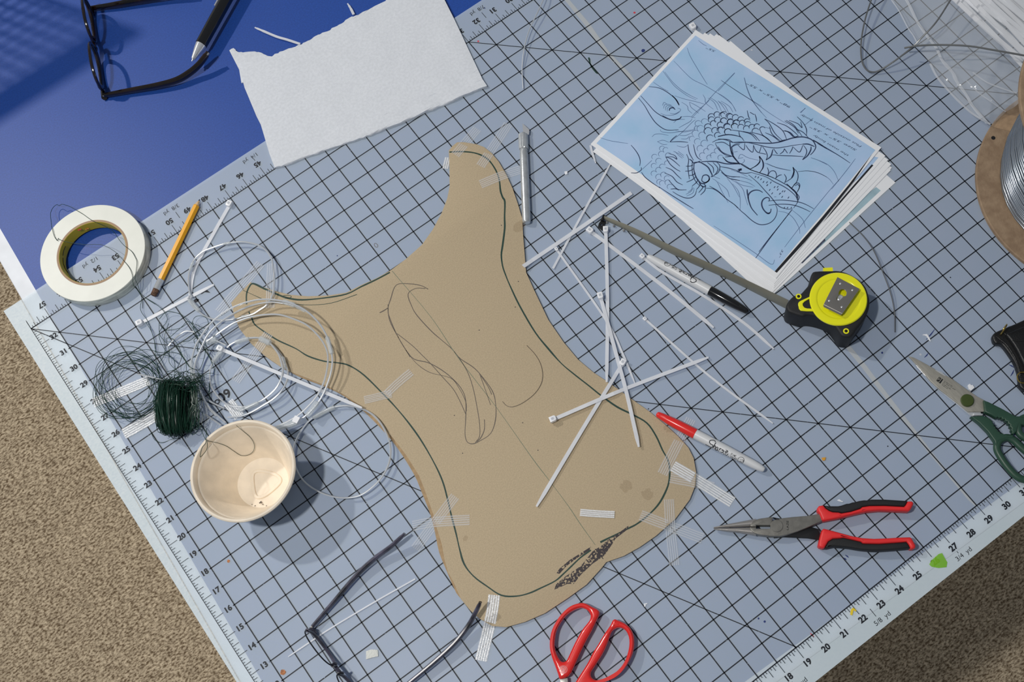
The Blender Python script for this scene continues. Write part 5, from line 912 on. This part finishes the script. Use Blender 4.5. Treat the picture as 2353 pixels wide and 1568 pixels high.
MB().tube(cr(G([(1315, 960), (1320, 870), (1381, 815), (1460, 815), (1560, 870), (1600, 980), (1560, 1060), (1480, 1080), (1400, 1050), (1340, 1010)], .26), 6, True), .165, 12, True, .9).build('upper_finger_ring', M['green_handle'], gs)

# ------------------------------------------------------------------ red scissors
def S(p, z): return WW(zc(1240, 1370, 7.92, p), z)
rs = thing('red_scissors', tuple(W(1350, 1520, 0)), 'scissors with open glossy red loop handles at the bottom edge', 'scissors')
MB().prism(cr(S([(700, 128), (790, 120), (870, 147), (960, 197), (1045, 237), (1085, 285), (1075, 350), (1010, 480), (940, 630), (850, 790), (770, 950), (690, 1120), (600, 1320), (520, 1455), (370, 1520), (330, 1430), (265, 1250), (220, 1130), (185, 1000), (175, 880), (185, 740), (222, 600), (292, 462), (382, 333), (500, 218), (600, 158)], .48), 2, True), .06, .48, .14, holes=[cr(S([(720, 215), (790, 218), (865, 255), (912, 320), (922, 380), (895, 455), (800, 570), (725, 690), (635, 855), (565, 1005), (515, 1115), (485, 1172), (440, 1198), (385, 1188), (332, 1120), (282, 1000), (262, 900), (272, 760), (302, 620), (372, 485), (475, 350), (600, 262)], .48), 2, True)], steps=4, bot=.12).build('left_handle', M['red'], rs)
MB().prism(cr(S([(1370, 418), (1420, 437), (1540, 490), (1640, 572), (1700, 682), (1720, 800), (1713, 950), (1678, 1080), (1618, 1205), (1538, 1325), (1440, 1425), (1320, 1500), (1200, 1560), (1080, 1600), (900, 1700), (700, 1740), (560, 1700), (640, 1580), (690, 1500), (800, 1330), (880, 1200), (960, 1040), (1060, 880), (1180, 680), (1290, 520), (1325, 440)], .48), 2, True), .06, .48, .14, holes=[cr(S([(1400, 578), (1490, 580), (1568, 632), (1618, 740), (1630, 860), (1610, 1000), (1560, 1155), (1480, 1290), (1385, 1395), (1270, 1465), (1100, 1520), (1000, 1528), (935, 1475), (925, 1395), (970, 1320), (1050, 1195), (1140, 1055), (1220, 880), (1270, 740), (1310, 640)], .48), 2, True)], steps=4, bot=.12).build('right_handle', M['red'], rs)
MB().prism(S([(370, 1520), (510, 1490), (520, 1600), (640, 1800), (420, 2100), (380, 1700)], .3), .18, .3, .02).build('blade', M['steel'], rs)
MB().prism(S([(600, 1700), (700, 1740), (760, 1850), (560, 2100), (520, 1900)], .2), .08, .17, .02).build('blade', M['steel'], rs)
M['red_mark'] = mat('red_mark', (232, 150, 150), .4); b = MB(); z = .485
b.tube([p for p in S([(430+72*math.cos(a), 1342+70*math.sin(a)) for a in [k*math.pi/12 for k in range(24)]], z)], .012, 5, True, .4)
for cx, cy, rx, ry in ((400, 1330, 22, 30), (455, 1330, 22, 30), (430, 1380, 26, 18), (428, 1300, 20, 16)): b.tube(S([(cx+rx*math.cos(a), cy+ry*math.sin(a)) for a in [k*math.pi/6 for k in range(12)]], z), .014, 5, True, .4)
b.build('moulded_emblem', M['red_mark'], rs)

# ------------------------------------------------------------------ wire spool
sp = thing('wire_spool', (43.5, 8.28, 0), 'large cardboard spool of shiny galvanised wire at the right edge', 'spool')
M['fibreboard'] = mat('fibreboard', (166, 142, 116), .85, c2=(146, 122, 98), vscale=90, bump=.4, bscale=400)
for z in (.004, 6.25): MB().lathe((43.5, 8.28), [(0, z), (5.34, z), (5.38, z+.04), (5.38, z+.21), (5.33, z+.25), (0, z+.25)], 120).build('flange', M['fibreboard'], sp)
MB().lathe((43.5, 8.28), [(2.2, .25), (2.2, 6.25)], 48).build('hub', M['kraft'], sp)
q = W(2306, 392, 1.2); RW = math.hypot(q.x-43.5, q.y-8.28)
path = []
for lay in range(2):
    for k in range(40):
        for j in range(36):
            t = k+j/36; zz = .36+t*(5.8/40); a = 2*math.pi*j/36; R = RW-.12*lay*1.5-.55*abs((zz-1.8)/3.2)**1.6+.05*noise.noise((t*1.3, lay*9, a))
            path.append((43.5+R*math.cos(a), 8.28+R*math.sin(a), zz+.03*noise.noise((a, t*.6, 4))))
MB().tube(path, .062, 6).build('wound_wire', mat('spool_wire', (176, 182, 188), .22, .92), sp, smooth=80)
MB().lathe((43.5, 8.28), [(RW-.75, .3), (RW-.28, .9), (RW-.2, 1.6), (RW-.35, 3.4), (RW-.8, 6.2)], 60).build('inner_winding', M['dark_steel'], sp)
q = W(2282.5, 317, .256); MB().lathe(q, [(.1, .25), (.1, .258), (0, .258)], 14).build('nail_hole', M['black_rubber'], sp)
MB().prism(WW(zc(2200, 100, 3.013, [(290, 525), (330, 495), (400, 500), (470, 480), (600, 520), (520, 640), (340, 600), (250, 580)]), .262), .253, .262, 0).build('torn_paper_label', mat('torn_paper', (176, 148, 118), .85, var=.05, vscale=150), sp)

# ------------------------------------------------------------------ plastic bag of cable ties
def D7(p): return zc(1980, 0, 5.41, p)
M['film'] = mat('film', (238, 242, 246), .08, trans=.72, spec=.9, bump=.25, bscale=160)
M['film_fold'] = mat('film_fold', (240, 244, 250), .2, trans=.5)
bg = thing('plastic_bag', tuple(W(2230, 100, 0)), 'clear crinkled plastic bag holding white cable ties at the top right', 'bag')
Lf = cr([Vector((x, y, 0)) for x, y in D7([(250, -260), (370, 0), (460, 130), (570, 340), (640, 440), (690, 540), (740, 640), (850, 790), (940, 960), (1100, 1150), (1270, 1320), (1400, 1440), (1600, 1545)])], 5)
Rt = cr([Vector((x, y, 0)) for x, y in D7([(2900, -500), (2850, -300), (2700, 0), (2500, 300), (2350, 600), (2250, 800), (2150, 1000), (2017, 1180), (1960, 1270), (1900, 1330), (1790, 1395), (1700, 1480), (1650, 1530)])], 5)
rows = []
for i, (a, c) in enumerate(zip(Lf, Rt)):
    row = []
    for j in range(37):
        f_ = j/36; p = a.lerp(c, f_); z = .03+1.25*min(1, f_*1.6)**1.3*(1-max(0, (i/len(Lf)-.72))*3.2); w0 = W(p.x, p.y, 0)
        z += min(1, f_*5)*(.12*noise.noise((w0.x*.9, w0.y*.9, 1))+.06*noise.noise((w0.x*2.6, w0.y*2.6, 7))); row.append(W(p.x, p.y, max(.02, z)))
    rows.append(row)
bagz = rows
MB().grid(rows).build('film', M['film'], bg, smooth=80)
def fold(pts, w0):
    P = cr([Vector((x, y, 0)) for x, y in D7(pts)], 5); Q_ = []
    for p in P: Q_.append(W(p.x, p.y, .45))
    MB().ribbon(Q_, [w0*(.5+.6*abs(noise.noise((i*.2, w0, 1)))+.3) for i in range(len(Q_))]).build('film_crease', M['film_fold'], bg, smooth=0)
fold([(520, -60), (590, 60), (680, 250), (800, 430), (930, 600), (1000, 750), (1130, 900), (1180, 1010), (1300, 1180), (1380, 1320), (1560, 1530)], .16)
fold([(370, 0), (460, 130), (570, 340), (640, 440), (680, 520)], .07); fold([(850, 790), (940, 960), (1100, 1150), (1270, 1320), (1400, 1430), (1600, 1545)], .12); fold([(1380, 900), (1550, 1020), (1750, 1100), (1930, 1160)], .08); fold([(1300, 1000), (1450, 1150), (1600, 1260), (1790, 1390)], .06)
rnd = random.Random(11)
for k in range(46):
    s0 = k*27+rnd.uniform(-12, 12); z = .25+.35*rnd.random()+.25*(k % 3)
    x0 = 1040+s0*1.0+rnd.uniform(-20, 20); y0 = -90-s0*.18; dx = 1; sl = .92+rnd.uniform(-.14, .1); Ln = 1250+rnd.uniform(-200, 100)
    if k in (3, 9): sl += .16
    pts = [(x0+Ln*f_/1.35, y0+Ln*sl*f_/1.35*(1+.05*math.sin(f_*3+k))) for f_ in (0, .25, .5, .75, 1.0)]
    P = cr([W(x, y, z+.1*math.sin(i+k)) for i, (x, y) in enumerate(D7(pts))], 4); dirv = P[-1]-P[0]
    t = MB().ribbon(P, [.2]*(len(P)-3)+[.19, .15, .06], .05).build('cable_tie', M['nylon_solid'], None, smooth=0)
    tag(t, 'white cable tie lying in the bundle inside the clear plastic bag', 'cable tie', 'cable ties inside the plastic bag')

# ------------------------------------------------------------------ black leather pouch
def B7(p, z): return WW(zc(2180, 720, 7.84, p), z)
po = thing('leather_pouch', tuple(W(2345, 800, 0)), 'black leather pouch with brass rings cut off by the right edge', 'pouch')
M['leather'] = mat('leather', (20, 20, 21), .38, bump=.35, bscale=700)
MB().prism(cr(B7([(800, 470), (792, 410), (835, 345), (960, 285), (1180, 195), (1356, 115), (1650, -20), (2100, -80), (2300, 500), (2200, 1100), (1900, 1500), (1500, 1420), (1360, 1380), (1285, 1320), (1268, 1200), (1250, 1060), (1195, 900), (1100, 745), (985, 590), (930, 555), (860, 550), (815, 510)], .35), 3, True), .02, .35, .1, bot=.06).build('base_panel', M['leather'], po)
MB().prism(cr(B7([(1040, 380), (1120, 330), (1356, 230), (1700, 100), (2100, 100), (2150, 900), (1800, 1300), (1480, 1200), (1360, 930), (1230, 660), (1120, 490)], .6), 3, True), .3, .6, .1).build('raised_panel', M['leather'], po)
for pts in ([(860, 420), (930, 480), (1010, 540), (1100, 650), (1190, 800), (1250, 950), (1300, 1120)], [(1000, 360), (1110, 470), (1210, 640), (1300, 820), (1380, 1000)]): MB().tube(cr(B7(pts, .36), 5), .035, 8).build('edge_piping', M['leather'], po)
MB().tube(cr(B7([(1150, 490), (1190, 503), (1356, 500), (1600, 470)], .61), 4), .02, 6).build('seam', M['black_rubber'], po)
q = B7([(990, 295)], .5)[0]; ax = (B7([(1035, 220)], .5)[0]-B7([(945, 370)], .5)[0]).normalized()
MB().tube([q+ax*(.26*math.cos(a))+Vector((0, 0, .22*math.sin(a))) for a in [k*math.pi/12 for k in range(24)]], .035, 8, True).build('brass_ring', M['brass'], po)
q = B7([(1330, 1160)], .4)[0]; MB().tube([q+Vector((.24*math.cos(a), .24*math.sin(a), .05*math.sin(a))) for a in [k*math.pi/12 for k in range(24)]], .03, 8, True).build('brass_ring', M['brass'], po)
